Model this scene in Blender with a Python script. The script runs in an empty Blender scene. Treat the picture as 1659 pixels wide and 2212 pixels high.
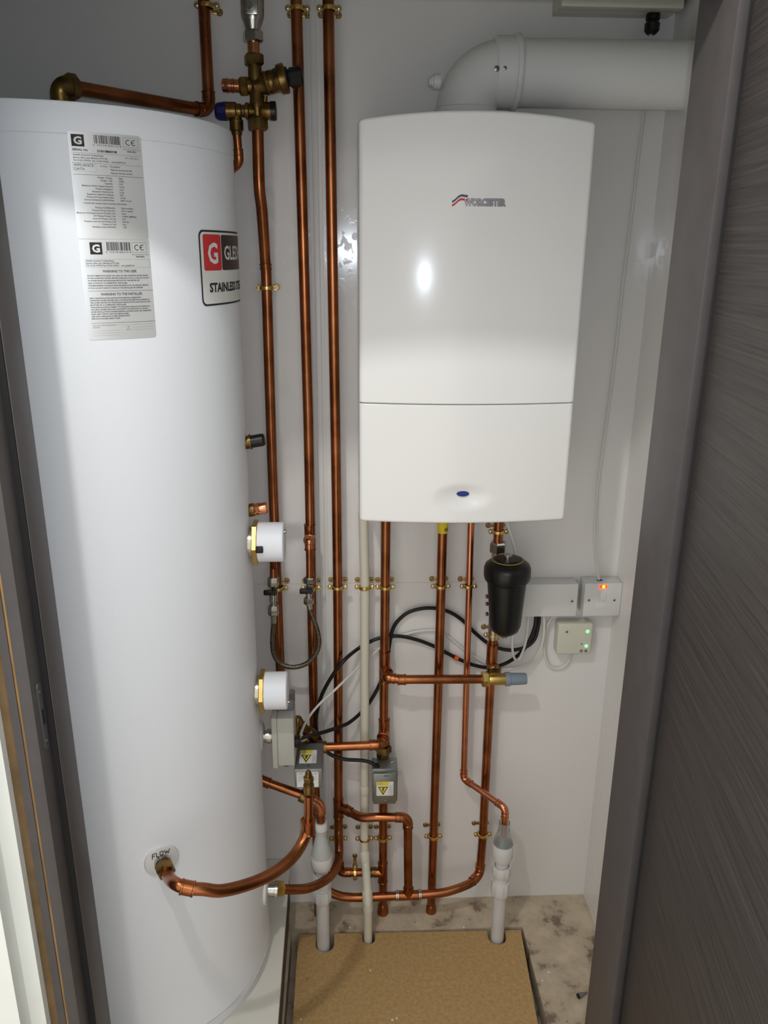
import bpy, bmesh, math, random
from mathutils import Vector, Matrix
random.seed(4)
SC = bpy.context.scene
COL = SC.collection
# ------------------------------------------------------------------ camera model (1659 x 2212 photograph)
CX, CY, F = 829.5, 1106.0, 1727.33
M = Matrix(((0.9990422515984541, -0.04318309075913111, 0.007056925221369387),
            (0.006620670826225949, 0.3086078205843637, 0.9511663260397626),
            (-0.043252124096997996, -0.9502086264324577, 0.30859815296666965)))
D, H = 1.75, 1.682
CAM = Vector((0, -D, H))
MT = M.transposed()
def ray(px, py): return MT @ Vector((px - CX, -(py - CY), -F))
def U(px, py, y):                      # point of the photograph on the plane Y = y
    r = ray(px, py); return CAM + r * ((y + D) / r.y)
def UZ(px, py, z):
    r = ray(px, py); return CAM + r * ((z - H) / r.z)
def UX(px, py, x):
    r = ray(px, py); return CAM + r * (x / r.x)
def px_m(px, py, y):                   # metres per pixel there
    c = M @ (U(px, py, y) - CAM); return -c.z / F
CCX, CCY, CR = -0.472, -0.289, 0.28    # hot water cylinder
def UC(px, py, R=CR):
    r = ray(px, py); a = r.x * r.x + r.y * r.y
    ox, oy = -CCX, -D - CCY
    b = ox * r.x + oy * r.y; c = ox * ox + oy * oy - R * R; d = b * b - a * c
    t = (-b - math.sqrt(d)) / a if d > 0 else -b / a
    return CAM + r * t

# ------------------------------------------------------------------ materials
def srgb(c):
    return tuple((x / 12.92 if x <= .04045 else ((x + .055) / 1.055) ** 2.4) for x in [v / 255 for v in c])
def mat(name, rgb, rough=.5, metal=0., var=0., vscale=8., bump=0., bscale=40., emit=None, estr=0., trans=0., rvar=0., stretch=None, spec=.5, c2=None, ior=1.45, ramp=(.35, .65), detail=4.):
    m = bpy.data.materials.new(name); m.use_nodes = True
    nt = m.node_tree; b = nt.nodes['Principled BSDF']
    c = srgb(rgb) + (1,)
    b.inputs['Base Color'].default_value = c
    b.inputs['Roughness'].default_value = rough
    b.inputs['Metallic'].default_value = metal
    b.inputs['Specular IOR Level'].default_value = spec
    b.inputs['IOR'].default_value = ior
    b.inputs['Transmission Weight'].default_value = trans
    if emit:
        b.inputs['Emission Color'].default_value = srgb(emit) + (1,)
        b.inputs['Emission Strength'].default_value = estr
    if var or bump or rvar or c2:
        tc = nt.nodes.new('ShaderNodeTexCoord'); mp = nt.nodes.new('ShaderNodeMapping')
        nt.links.new(tc.outputs['Object'], mp.inputs['Vector'])
        if stretch: mp.inputs['Scale'].default_value = stretch
        n = nt.nodes.new('ShaderNodeTexNoise'); n.inputs['Scale'].default_value = vscale; n.inputs['Detail'].default_value = detail
        nt.links.new(mp.outputs[0], n.inputs['Vector'])
        if var or c2:
            r = nt.nodes.new('ShaderNodeValToRGB')
            lo = srgb(c2) if c2 else tuple(x * (1 - var) for x in c[:3])
            hi = c[:3] if c2 else tuple(min(1, x * (1 + var)) for x in c[:3])
            r.color_ramp.elements[0].position, r.color_ramp.elements[1].position = ramp
            r.color_ramp.elements[0].color = tuple(lo) + (1,); r.color_ramp.elements[1].color = tuple(hi) + (1,)
            nt.links.new(n.outputs['Fac'], r.inputs[0]); nt.links.new(r.outputs[0], b.inputs['Base Color'])
        if rvar:
            mr = nt.nodes.new('ShaderNodeMapRange'); mr.inputs[3].default_value = rough - rvar; mr.inputs[4].default_value = rough + rvar
            nt.links.new(n.outputs['Fac'], mr.inputs[0]); nt.links.new(mr.outputs[0], b.inputs['Roughness'])
        if bump:
            n2 = nt.nodes.new('ShaderNodeTexNoise'); n2.inputs['Scale'].default_value = bscale; n2.inputs['Detail'].default_value = 3
            nt.links.new(mp.outputs[0], n2.inputs['Vector'])
            bp = nt.nodes.new('ShaderNodeBump'); bp.inputs['Strength'].default_value = bump; bp.inputs['Distance'].default_value = .002
            nt.links.new(n2.outputs['Fac'], bp.inputs['Height']); nt.links.new(bp.outputs[0], b.inputs['Normal'])
    return m
COPPER = mat('copper', (178, 112, 72), .28, 1., c2=(136, 82, 50), vscale=14, bump=.05, bscale=90, rvar=.07)
COPPER_B = mat('bright_copper', (214, 140, 104), .24, 1., var=.12, vscale=30, rvar=.05)
BRASS = mat('aged_brass', (150, 122, 72), .36, 1., c2=(96, 74, 42), vscale=40, bump=.1, bscale=200)
CLIPB = mat('clip_brass', (186, 154, 92), .34, 1., var=.12, vscale=40)
BRASS_N = mat('bright_brass', (216, 184, 110), .30, 1., var=.1, vscale=30)
CHROME = mat('nickel_plate', (190, 188, 180), .22, 1., var=.08, vscale=60)
STEEL = mat('zinc_steel', (150, 154, 154), .38, .85, var=.06, vscale=25)
STEEL_D = mat('grey_cover', (112, 112, 114), .45, .35, var=.05, vscale=25)
SCREW = mat('screw_steel', (140, 138, 132), .35, 1.)
DARK = mat('dark_slot', (26, 25, 25), .7)
BRAID = mat('steel_braid', (150, 140, 124), .38, 1., c2=(70, 64, 56), vscale=420, bump=.6, bscale=420)
ENAMEL = mat('white_enamel', (236, 240, 246), .44, spec=.35, bump=.10, bscale=260)
BOILER_W = mat('boiler_enamel', (238, 238, 236), .16, spec=.5)
FLUE_W = mat('flue_enamel', (212, 213, 211), .28)
PVC_W = mat('white_plastic', (216, 216, 214), .34)
WASTE_W = mat('waste_pipe_plastic', (206, 204, 202), .45, var=.04, vscale=20)
CREAM = mat('cream_plastic', (214, 209, 192), .42)
CREAM2 = mat('ivory_box_plastic', (206, 205, 190), .4)
GREY_BOX = mat('pale_grey_plastic', (186, 186, 178), .45)
GREY_DK = mat('mid_grey_plastic', (118, 118, 118), .5)
GREY_BL = mat('blue_grey_plastic', (124, 138, 150), .45)
BLACK = mat('black_plastic', (10, 10, 11), .34, bump=.05, bscale=300)
RUBBER = mat('black_cable_sheath', (15, 13, 14), .45)
CABLE_W = mat('white_cable_sheath', (214, 214, 208), .45)
BLUE = mat('blue_cap', (22, 26, 92), .45)
BLUE_B = mat('blue_button', (38, 58, 128), .3)
GREEN_L = mat('green_led', (90, 255, 150), .3, emit=(60, 255, 72), estr=8)
RED_L = mat('red_neon', (255, 60, 20), .3, emit=(255, 50, 10), estr=3.5)
AMBER_L = mat('amber_neon', (255, 190, 30), .3, emit=(255, 190, 30), estr=4)
YELLOW = mat('yellow_print', (232, 214, 40), .5)
YTAPE = mat('yellow_tape', (226, 204, 40), .45)
ORANGE = mat('orange_tape', (226, 96, 40), .5)
PAPER = mat('white_paper', (226, 227, 224), .5)
SILVER = mat('silver_label', (214, 216, 216), .36, .3)
INK = mat('black_ink', (38, 37, 38), .6)
INK_G = mat('grey_ink', (92, 92, 94), .6)
INK_L = mat('pale_grey_ink', (150, 150, 150), .6)
RED_P = mat('red_print', (206, 40, 44), .45)
MAROON = mat('dark_brown_print', (46, 32, 32), .4)
NAVY = mat('navy_print', (52, 62, 104), .4)
LOGO_G = mat('silver_lettering', (176, 174, 176), .3, .5)
LOGO_D = mat('grey_lettering_edge', (118, 114, 122), .4)
CLEAR = mat('clear_plastic', (236, 240, 238), .10, trans=.86, ior=1.35, spec=.6)
MILKY = mat('milky_plastic', (230, 232, 230), .22, trans=.45, ior=1.3)
CHIP = mat('chipboard', (192, 159, 108), .85, c2=(176, 143, 95), vscale=110, bump=.15, bscale=300)
TIMBER = mat('raw_timber', (168, 132, 84), .8, c2=(128, 98, 58), vscale=20, stretch=(8, 8, .6))
TIMBER_D = mat('dark_raw_timber', (104, 84, 56), .85, var=.2, vscale=25)
PLASTER = mat('white_plaster', (226, 230, 226), .75, var=.03, vscale=9, bump=.1, bscale=60)
FRAME = mat('grey_brown_frame', (73, 69, 69), .48, var=.06, vscale=30, bump=.06, bscale=220)
STOP_BLACK = mat('black_strip', (24, 22, 24), .7)
PLINTH_W = mat('white_melamine', (222, 220, 210), .35)
PLINTH_E = mat('grimy_board_edge', (112, 104, 92), .8, c2=(70, 62, 52), vscale=30)
WALLM = None
def wall_material():
    m = bpy.data.materials.new('pvc_wall_panel'); m.use_nodes = True
    nt = m.node_tree; b = nt.nodes['Principled BSDF']; L = nt.links.new
    tc = nt.nodes.new('ShaderNodeTexCoord')
    b.inputs['Base Color'].default_value = srgb((226, 224, 222)) + (1,)
    # leaf-like embossed flecks: smooth dabs on a satin ground
    mp = nt.nodes.new('ShaderNodeMapping'); mp.inputs['Scale'].default_value = (70, 70, 48); mp.inputs['Rotation'].default_value = (0, .6, 0)
    L(tc.outputs['Object'], mp.inputs[0])
    v = nt.nodes.new('ShaderNodeTexVoronoi'); v.inputs['Scale'].default_value = 1.; v.inputs['Randomness'].default_value = 1
    n = nt.nodes.new('ShaderNodeTexNoise'); n.inputs['Scale'].default_value = .8; n.inputs['Detail'].default_value = 3; n.inputs['Distortion'].default_value = .6
    L(mp.outputs[0], n.inputs['Vector'])
    r = nt.nodes.new('ShaderNodeValToRGB'); r.color_ramp.elements[0].position = .54; r.color_ramp.elements[1].position = .60
    L(n.outputs['Fac'], r.inputs[0])
    mr = nt.nodes.new('ShaderNodeMapRange'); mr.inputs[3].default_value = .13; mr.inputs[4].default_value = .25
    L(r.outputs[0], mr.inputs[0]); L(mr.outputs[0], b.inputs['Roughness'])
    bp = nt.nodes.new('ShaderNodeBump'); bp.inputs['Strength'].default_value = .05; bp.inputs['Distance'].default_value = .001
    L(r.outputs[0], bp.inputs['Height']); L(bp.outputs[0], b.inputs['Normal'])
    b.inputs['Specular IOR Level'].default_value = .5
    return m
WALLM = wall_material()
def concrete_material():
    m = bpy.data.materials.new('dusty_concrete'); m.use_nodes = True
    nt = m.node_tree; b = nt.nodes['Principled BSDF']; L = nt.links.new
    tc = nt.nodes.new('ShaderNodeTexCoord')
    n = nt.nodes.new('ShaderNodeTexNoise'); n.inputs['Scale'].default_value = 14; n.inputs['Detail'].default_value = 8; n.inputs['Roughness'].default_value = .62
    L(tc.outputs['Object'], n.inputs['Vector'])
    r = nt.nodes.new('ShaderNodeValToRGB'); e = r.color_ramp.elements
    e[0].position = .36; e[0].color = srgb((128, 112, 94)) + (1,)
    e[1].position = .62; e[1].color = srgb((206, 191, 167)) + (1,)
    x = e.new(.44); x.color = srgb((184, 168, 146)) + (1,)
    L(n.outputs['Fac'], r.inputs[0])
    v = nt.nodes.new('ShaderNodeTexVoronoi'); v.inputs['Scale'].default_value = 26
    L(tc.outputs['Object'], v.inputs['Vector'])
    r2 = nt.nodes.new('ShaderNodeValToRGB'); r2.color_ramp.elements[0].position = .05; r2.color_ramp.elements[1].position = .11
    r2.color_ramp.elements[0].color = (.34, .30, .26, 1); r2.color_ramp.elements[1].color = (1, 1, 1, 1)
    L(v.outputs['Distance'], r2.inputs[0])
    mx = nt.nodes.new('ShaderNodeMix'); mx.data_type = 'RGBA'; mx.blend_type = 'MULTIPLY'; mx.inputs[0].default_value = .6
    L(r.outputs[0], mx.inputs[6]); L(r2.outputs[0], mx.inputs[7]); L(mx.outputs[2], b.inputs['Base Color'])
    b.inputs['Roughness'].default_value = .85
    bp = nt.nodes.new('ShaderNodeBump'); bp.inputs['Strength'].default_value = .5; bp.inputs['Distance'].default_value = .004
    L(n.outputs['Fac'], bp.inputs['Height']); L(bp.outputs[0], b.inputs['Normal'])
    return m
CONCRETE = concrete_material()
def veneer_material():
    m = bpy.data.materials.new('dark_wood_veneer'); m.use_nodes = True
    nt = m.node_tree; b = nt.nodes['Principled BSDF']; L = nt.links.new
    tc = nt.nodes.new('ShaderNodeTexCoord'); mp = nt.nodes.new('ShaderNodeMapping'); mp.inputs['Scale'].default_value = (3, 3, 190)
    L(tc.outputs['Object'], mp.inputs[0])
    n = nt.nodes.new('ShaderNodeTexNoise'); n.inputs['Scale'].default_value = 1.6; n.inputs['Detail'].default_value = 7; n.inputs['Roughness'].default_value = .62; n.inputs['Distortion'].default_value = .25
    L(mp.outputs[0], n.inputs['Vector'])
    r = nt.nodes.new('ShaderNodeValToRGB'); e = r.color_ramp.elements
    e[0].position = .30; e[0].color = srgb((34, 30, 28)) + (1,); e[1].position = .72; e[1].color = srgb((66, 60, 57)) + (1,)
    L(n.outputs['Fac'], r.inputs[0]); L(r.outputs[0], b.inputs['Base Color'])
    bp = nt.nodes.new('ShaderNodeBump'); bp.inputs['Strength'].default_value = .5; bp.inputs['Distance'].default_value = .001
    L(n.outputs['Fac'], bp.inputs['Height']); L(bp.outputs[0], b.inputs['Normal'])
    b.inputs['Roughness'].default_value = .55
    return m
VENEER = veneer_material()

# ------------------------------------------------------------------ mesh building
class MB:
    def __init__(s): s.v = []; s.f = []
    def add(s, verts, faces):
        o = len(s.v); s.v += [Vector(p) for p in verts]; s.f += [[i + o for i in f] for f in faces]; return s
    def box(s, c, size, bevel=0., axes=None, seg=2):
        bm = bmesh.new(); bmesh.ops.create_cube(bm, size=1)
        for v in bm.verts: v.co = Vector((v.co.x * size[0], v.co.y * size[1], v.co.z * size[2]))
        if bevel: bmesh.ops.bevel(bm, geom=list(bm.edges), offset=bevel, segments=seg, profile=.5, affect='EDGES')
        A = axes or (Vector((1, 0, 0)), Vector((0, 1, 0)), Vector((0, 0, 1)))
        c = Vector(c); bm.verts.ensure_lookup_table(); bm.verts.index_update()
        s.add([c + A[0] * v.co.x + A[1] * v.co.y + A[2] * v.co.z for v in bm.verts], [[v.index for v in f.verts] for f in bm.faces]); bm.free(); return s
    def lathe(s, o, axis, prof, seg=28, cap=True, phase=0.):
        o = Vector(o); a = Vector(axis).normalized()
        t = Vector((0, 0, 1)) if abs(a.z) < .9 else Vector((0, -1, 0))
        u = (t - a * t.dot(a)).normalized(); w = a.cross(u)
        V = []; Fc = []
        for h, r in prof:
            for k in range(seg):
                q = phase + 2 * math.pi * k / seg
                V.append(o + a * h + (u * math.cos(q) + w * math.sin(q)) * r)
        n = len(prof)
        for i in range(n - 1):
            for k in range(seg):
                k2 = (k + 1) % seg
                Fc.append([i * seg + k, i * seg + k2, (i + 1) * seg + k2, (i + 1) * seg + k])
        if cap:
            Fc.append(list(range(seg))[::-1]); Fc.append([(n - 1) * seg + k for k in range(seg)])
        return s.add(V, Fc)
    def cyl(s, o, axis, l, r, seg=28, bev=0.):
        b = bev
        return s.lathe(o, axis, [(0, r - b), (b, r), (l - b, r), (l, r - b)] if b else [(0, r), (l, r)], seg)
    def nut(s, o, axis, l, r):                                       # hexagon with chamfered ends
        return s.lathe(o, axis, [(0, r * .86), (l * .14, r), (l * .86, r), (l, r * .86)], 6, True, .3)
    def tube(s, pts, r, seg=16, cap=True):
        P = [Vector(p) for p in pts]; n = len(P)
        R = r if isinstance(r, (list, tuple)) else [r] * n
        T = []
        for i in range(n):
            t = (P[min(i + 1, n - 1)] - P[max(i - 1, 0)]); T.append(t.normalized())
        ref = Vector((0, 0, 1)) if abs(T[0].z) < .9 else Vector((0, 1, 0))
        u = (ref - T[0] * ref.dot(T[0])).normalized()
        V = []; Fc = []
        for i in range(n):
            u = (u - T[i] * u.dot(T[i])).normalized(); w = T[i].cross(u)
            for k in range(seg):
                q = 2 * math.pi * k / seg
                V.append(P[i] + (u * math.cos(q) + w * math.sin(q)) * R[i])
        for i in range(n - 1):
            for k in range(seg):
                k2 = (k + 1) % seg
                Fc.append([i * seg + k, i * seg + k2, (i + 1) * seg + k2, (i + 1) * seg + k])
        if cap:
            Fc.append(list(range(seg))[::-1]); Fc.append([(n - 1) * seg + k for k in range(seg)])
        return s.add(V, Fc)
    def quad(s, a, b, c, d): return s.add([a, b, c, d], [[0, 1, 2, 3]])
    def sheet(s, poly, n, th):                                      # flat outline with a thickness along n
        n = Vector(n); P = [Vector(p) for p in poly]; k = len(P)
        return s.add(P + [p + n * th for p in P], [list(range(k))[::-1], [k + i for i in range(k)]] + [[i, (i + 1) % k, k + (i + 1) % k, k + i] for i in range(k)])
def meshobj(name, mb, m, off, smooth=32):
    me = bpy.data.meshes.new(name)
    me.from_pydata([tuple(v - off) for v in mb.v], [], mb.f); me.update()
    bm = bmesh.new(); bm.from_mesh(me); bmesh.ops.recalc_face_normals(bm, faces=bm.faces); bm.to_mesh(me); bm.free()
    me.materials.append(m)
    if smooth:
        me.polygons.foreach_set('use_smooth', [True] * len(me.polygons)); me.set_sharp_from_angle(angle=math.radians(smooth))
    o = bpy.data.objects.new(name, me); COL.objects.link(o); return o
ROOT = {}
def tag(o, label, cat, group=None):
    o['label'] = label; o['category'] = cat
    if group: o['group'] = group
    return o
def thing(name, label, cat, loc, group=None):
    o = bpy.data.objects.new(name, None); COL.objects.link(o); o.empty_display_size = .02
    o.location = loc; ROOT[o] = Vector(loc); return tag(o, label, cat, group)
def part(name, mb, m, parent, label=None, smooth=32):
    off = ROOT[parent]; o = meshobj(name, mb, m, off, smooth); o.parent = parent; ROOT[o] = off
    if label: o['label'] = label
    return o
def solo(name, mb, m, label, cat, group=None, smooth=32):
    lo = Vector((min(v.x for v in mb.v), min(v.y for v in mb.v), min(v.z for v in mb.v))); hi = Vector((max(v.x for v in mb.v), max(v.y for v in mb.v), max(v.z for v in mb.v)))
    off = Vector(((lo.x + hi.x) / 2, (lo.y + hi.y) / 2, lo.z))
    o = meshobj(name, mb, m, off, smooth); o.location = off; ROOT[o] = off; return tag(o, label, cat, group)
def struct(name, mb, m, parent=None, smooth=32):
    o = meshobj(name, mb, m, ROOT[parent] if parent else Vector((0, 0, 0)), smooth); ROOT[o] = ROOT[parent] if parent else Vector((0, 0, 0))
    if parent: o.parent = parent
    else: o['kind'] = 'structure'
    return o
def dup(root, loc, label, rot=None):
    r = root.copy(); COL.objects.link(r); r.location = loc; r['label'] = label
    if rot: r.rotation_euler = rot
    for ch in list(root.children):
        c = ch.copy(); COL.objects.link(c); c.parent = r
        for g in ch.children:
            d = g.copy(); COL.objects.link(d); d.parent = c
    return r
def smooth_path(P, n=8):                                             # Catmull-Rom through the points
    P = [Vector(p) for p in P]; Q = [P[0] * 2 - P[1]] + P + [P[-1] * 2 - P[-2]]; out = []
    for i in range(1, len(Q) - 2):
        a, b, c, d = Q[i - 1:i + 3]
        for k in range(n):
            t = k / n
            out.append(.5 * ((2 * b) + (c - a) * t + (2 * a - 5 * b + 4 * c - d) * t * t + (3 * b - a - 3 * c + d) * t ** 3))
    out.append(P[-1]); return out
def fillet(P, R, n=8):                                               # polyline with rounded corners; also returns each corner's arc
    P = [Vector(p) for p in P]; out = [P[0]]; arcs = []
    for i in range(1, len(P) - 1):
        a = (P[i - 1] - P[i]); b = (P[i + 1] - P[i]); la, lb = a.length, b.length; a.normalize(); b.normalize()
        ang = a.angle(b); rr = R[i - 1] if isinstance(R, (list, tuple)) else R
        t = min(rr / math.tan(ang / 2), la * .49, lb * .49) if ang < 3.12 else 0
        if t < 1e-5: out.append(P[i]); arcs.append(None); continue
        r = t * math.tan(ang / 2); cdir = (a + b).normalized(); c = P[i] + cdir * (r / math.sin(ang / 2))
        s = P[i] + a * t - c; e = P[i] + b * t - c; arc = []
        for k in range(n + 1):
            q = k / n; th = s.angle(e)
            arc.append(c + (s * math.sin((1 - q) * th) + e * math.sin(q * th)) / math.sin(th))
        out += arc; arcs.append((a, arc, b))
    out.append(P[-1]); return out, arcs
def elbow_mb(arc, r, ext=.014):
    a, pts, b = arc
    P = [pts[0] + a * ext, pts[0] + a * ext * .5] + pts + [pts[-1] + b * ext * .5, pts[-1] + b * ext]
    m = MB(); m.tube(P, r + .0014, 16)
    for q, d in ((P[0], a), (P[-1], b)):
        m.lathe(q - d * .002, d, [(0, r + .001), (.0008, r + .0024), (.0022, r + .0024), (.003, r + .001)], 18)
        m.lathe(q - d * .012, d, [(0, r + .001), (.001, r + .0022), (.002, r + .0022), (.003, r + .001)], 18)
    return m
def coupling_mb(c, axis, l, r):
    c = Vector(c); a = Vector(axis).normalized()
    return MB().lathe(c - a * l / 2, a, [(0, r + .0006), (.0006, r + .0024), (.003, r + .0024), (.004, r + .0015), (l - .004, r + .0015), (l - .003, r + .0024), (l - .0006, r + .0024), (l, r + .0006)], 20)
def tee_mb(c, axis, side, l, r, ls=.022):
    c = Vector(c); m = coupling_mb(c, axis, l, r); s = Vector(side).normalized()
    m.lathe(c, s, [(0, r + .0015), (ls - .004, r + .0015), (ls - .003, r + .0026), (ls, r + .0026), (ls + .0008, r + .0006)], 20)
    return m
def slotscrew(root, c, n, r=.0032, slot=True, name='screw', m=None):
    c = Vector(c); n = Vector(n).normalized()
    s = part(name, MB().lathe(c, n, [(0, r), (.0006, r), (.0011, r * .7), (.0013, r * .2)], 14), m or SCREW, root)
    return s

# ------------------------------------------------------------------ text and printed marks
def text_mesh(s, size, align='LEFT', bold=0., wid=1.):
    cu = bpy.data.curves.new('lettering', 'FONT'); cu.body = s; cu.size = size; cu.align_x = align; cu.resolution_u = 2; cu.offset = bold
    ob = bpy.data.objects.new('lettering', cu); COL.objects.link(ob)
    bpy.context.view_layer.update()
    me = bpy.data.meshes.new_from_object(ob.evaluated_get(bpy.context.evaluated_depsgraph_get()))
    V = [(v.co.x * wid, v.co.y) for v in me.vertices]; Fc = [list(p.vertices) for p in me.polygons]
    bpy.data.objects.remove(ob); bpy.data.curves.remove(cu); bpy.data.meshes.remove(me)
    return V, Fc
class Print:                                                         # marks in a label's own (u, v) plane, metres
    def __init__(s): s.V = []; s.F = []
    def poly(s, P):
        o = len(s.V); s.V += list(P); s.F.append([o + i for i in range(len(P))]); return s
    def rect(s, u0, v0, u1, v1, n=1):
        n = max(n, 1 + int(abs(u1 - u0) / .010))
        for k in range(n):
            a = u0 + (u1 - u0) * k / n; b = u0 + (u1 - u0) * (k + 1) / n
            s.poly([(a, v0), (b, v0), (b, v1), (a, v1)])
        return s
    def frame(s, u0, v0, u1, v1, w, n=1):
        s.rect(u0, v0, u1, v0 + w, n); s.rect(u0, v1 - w, u1, v1, n); s.rect(u0, v0, u0 + w, v1); s.rect(u1 - w, v0, u1, v1); return s
    def text(s, t, u, v, size, align='LEFT', bold=0., wid=1., rot=0.):
        V, Fc = text_mesh(t, size, align, bold, wid); o = len(s.V); c, q = math.cos(rot), math.sin(rot)
        s.V += [(u + x * c - y * q, v + x * q + y * c) for x, y in V]; s.F += [[i + o for i in f] for f in Fc]; return s
    def fit(s, t, u0, u1, v, size, bold=0.):
        V, Fc = text_mesh(t, size, 'LEFT', bold); m = max(x for x, y in V)
        return s.text(t, u0, v, size, 'LEFT', bold, (u1 - u0) / m)
    def flat(s, o, ux, uy, lift):
        o, ux, uy = Vector(o), Vector(ux).normalized(), Vector(uy).normalized(); n = ux.cross(uy)
        return MB().add([o + ux * u + uy * v + n * lift for u, v in s.V], s.F)
    def mapped(s, fn): return MB().add([fn(u, v) for u, v in s.V], s.F)
def cyl_fn(th0, z0, lift):                                           # u runs round the cylinder to the right as seen from the front
    def fn(u, v):
        th = th0 + u / CR; R = CR + lift
        return Vector((CCX + R * math.cos(th), CCY + R * math.sin(th), z0 + v))
    return fn
def barcode(p, u0, u1, v0, v1, seed):
    rnd = random.Random(seed); u = u0
    while u < u1:
        w = rnd.choice((.0005, .0008, .0012, .0016)); p.rect(u, v0, min(u + w, u1), v1); u += w + rnd.choice((.0006, .0009, .0013))
def rrect(u0, v0, u1, v1, r, n=6):
    P = []
    for cx, cy, a in ((u1 - r, v1 - r, 0), (u0 + r, v1 - r, 90), (u0 + r, v0 + r, 180), (u1 - r, v0 + r, 270)):
        for k in range(n + 1):
            q = math.radians(a + 90 * k / n); P.append((cx + r * math.cos(q), cy + r * math.sin(q)))
    return P

# ================================================================== SETTING
XR, XL, ZC = .639, -.80, 2.36
YJ = -.7335                                                          # back of the door lining
struct('wall_back', MB().box(((XR + XL) / 2, .03, ZC / 2), (XR - XL + .12, .06, ZC)), WALLM)
struct('wall_right', MB().box((XR + .03, -.375, ZC / 2), (.06, .75, ZC)), WALLM)
struct('wall_left', MB().box((XL - .03, -.375, ZC / 2), (.06, .75, ZC)), WALLM)
struct('ceiling', MB().box(((XR + XL) / 2, -.40, ZC + .03), (XR - XL + .12, .92, .06)), PLASTER)
fw = MB()
fw.box(((.44 + XR + .06) / 2, -.785, ZC / 2), (XR + .06 - .44, .10, ZC)); fw.box(((XL - .06 - .476) / 2, -.785, ZC / 2), (XL * -1 + .06 - .476, .10, ZC))
fw.box((0, -.785, (2.0 + ZC) / 2), (.96, .10, ZC - 2.0))
struct('wall_front', fw, PLASTER)
# concrete with a shallow duct that the chipboard lid closes
pc = [UZ(*p, 0) for p in ((642, 2019), (1124, 2004), (1164, 2212))]
hx0, hx1, hy1 = -.158, .447, pc[1].y + .004
hy0 = -.66
fl = MB()
for (x0, x1, y0, y1) in ((XL - .06, hx0, -2.4, .06), (hx1, XR + .06, -2.4, .06), (hx0, hx1, hy1, .06), (hx0, hx1, -2.4, hy0)):
    fl.box(((x0 + x1) / 2, (y0 + y1) / 2, -.03), (x1 - x0, y1 - y0, .06))
fl.box(((hx0 + hx1) / 2, (hy0 + hy1) / 2, -.075), (hx1 - hx0, hy1 - hy0, .03))
struct('floor', fl, CONCRETE)
# joint strip between the two wall panels
xs = U(684, 500, 0).x
js = MB(); js.box((xs, -.0022, ZC / 2), (.0125, .0044, ZC), .001); js.box((xs - .0095, -.0008, ZC / 2), (.009, .0016, ZC)); js.box((xs + .0095, -.0008, ZC / 2), (.009, .0016, ZC))
struct('trim_1', js, PVC_W)
zs = U(900, 1258, 0).z
struct('trim_9', MB().box(((XR + XL) / 2, -.0003, zs), (XR - XL, .0006, .0011)), mat('panel_seam', (204, 201, 198), .5))
# door lining
XS = -.400
lj = MB()
lj.box((-.405, (YJ - .788) / 2, .9835), (.010, .0545, 1.967), .0008)        # stop
lj.box((-.4183, (YJ - .8255) / 2, .9835), (.0166, .092, 1.967), .0008)      # lining
j1 = struct('trim_2', lj, FRAME)
struct('trim_2_strip', MB().box((-.4055, -.7895, .9835), (.0085, .0036, 1.967)), STOP_BLACK, j1).name = 'stop_strip'  # thin black strip along the front face of the left door stop
sp = U(91, 1548, -.805); m_ = px_m(91, 1548, -.805)
spx = UX(91, 1548, -.41)
spp = MB(); n = 10
P = [(spx.y + .006 * math.cos(q), spx.z + .044 + .006 * math.sin(q)) for q in [math.pi * k / n for k in range(n + 1)]] + [(spx.y + .006 * math.cos(q), spx.z - .044 + .006 * math.sin(q)) for q in [math.pi + math.pi * k / n for k in range(n + 1)]]
spp.sheet([(-.4102, y, z) for y, z in P], (1, 0, 0), .0018)
sk = thing('strike_plate', 'slim dark metal strike plate let into the left door frame', 'strike plate', spx)
part('plate', spp, mat('dull_plate', (104, 106, 112), .45, .6), sk)
for dz in (-.037, .037): slotscrew(sk, (-.4084, spx.y, spx.z + dz), (1, 0, 0), .0028)
part('latch_hole', MB().box((-.4083, spx.y, spx.z), (.0008, .0055, .022)), DARK, sk)
rj = MB(); rj.box((.4055, (YJ + .007 - .8325) / 2, .9835), (.012, .1060, 1.967), .001); rj.box((.4255, (YJ + .007 - .8255) / 2, .9835), (.028, .099, 1.967), .001)
struct('trim_3', rj, FRAME)
hd = MB(); hd.box((0, (YJ - .8255) / 2, 1.9835), (.868, .092, .033)); hd.box((0, (YJ - .788) / 2, 1.961), (.80, .0545, .012))
struct('trim_4', hd, FRAME)
# edges of the unfinished opening on the left: lining edge, packer, stud, plasterboard
tm = MB()
x = -.4267
def strip(name, xa, xb, y0, y1, m):
    struct(name, MB().box(((xa + xb) / 2, (y0 + y1) / 2, 1.02), (abs(xb - xa), abs(y1 - y0), 2.04)), m)
strip('trim_5', -.4268, -.4300, -.745, -.8235, TIMBER)
strip('trim_6', -.4300, -.4405, -.745, -.826, FRAME)
strip('trim_7', -.4405, -.4540, -.745, -.822, TIMBER_D)
strip('trim_8', -.4540, -.4760, -.745, -.835, PLASTER)
struct('wall_hall', MB().box((-.776, -.850, 1.2), (.60, .030, 2.4)), PLASTER).name = 'wall_hall_left'
struct('wall_hall', MB().box((.80, -.850, 1.2), (.58, .030, 2.4)), PLASTER).name = 'wall_hall_right'
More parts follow.
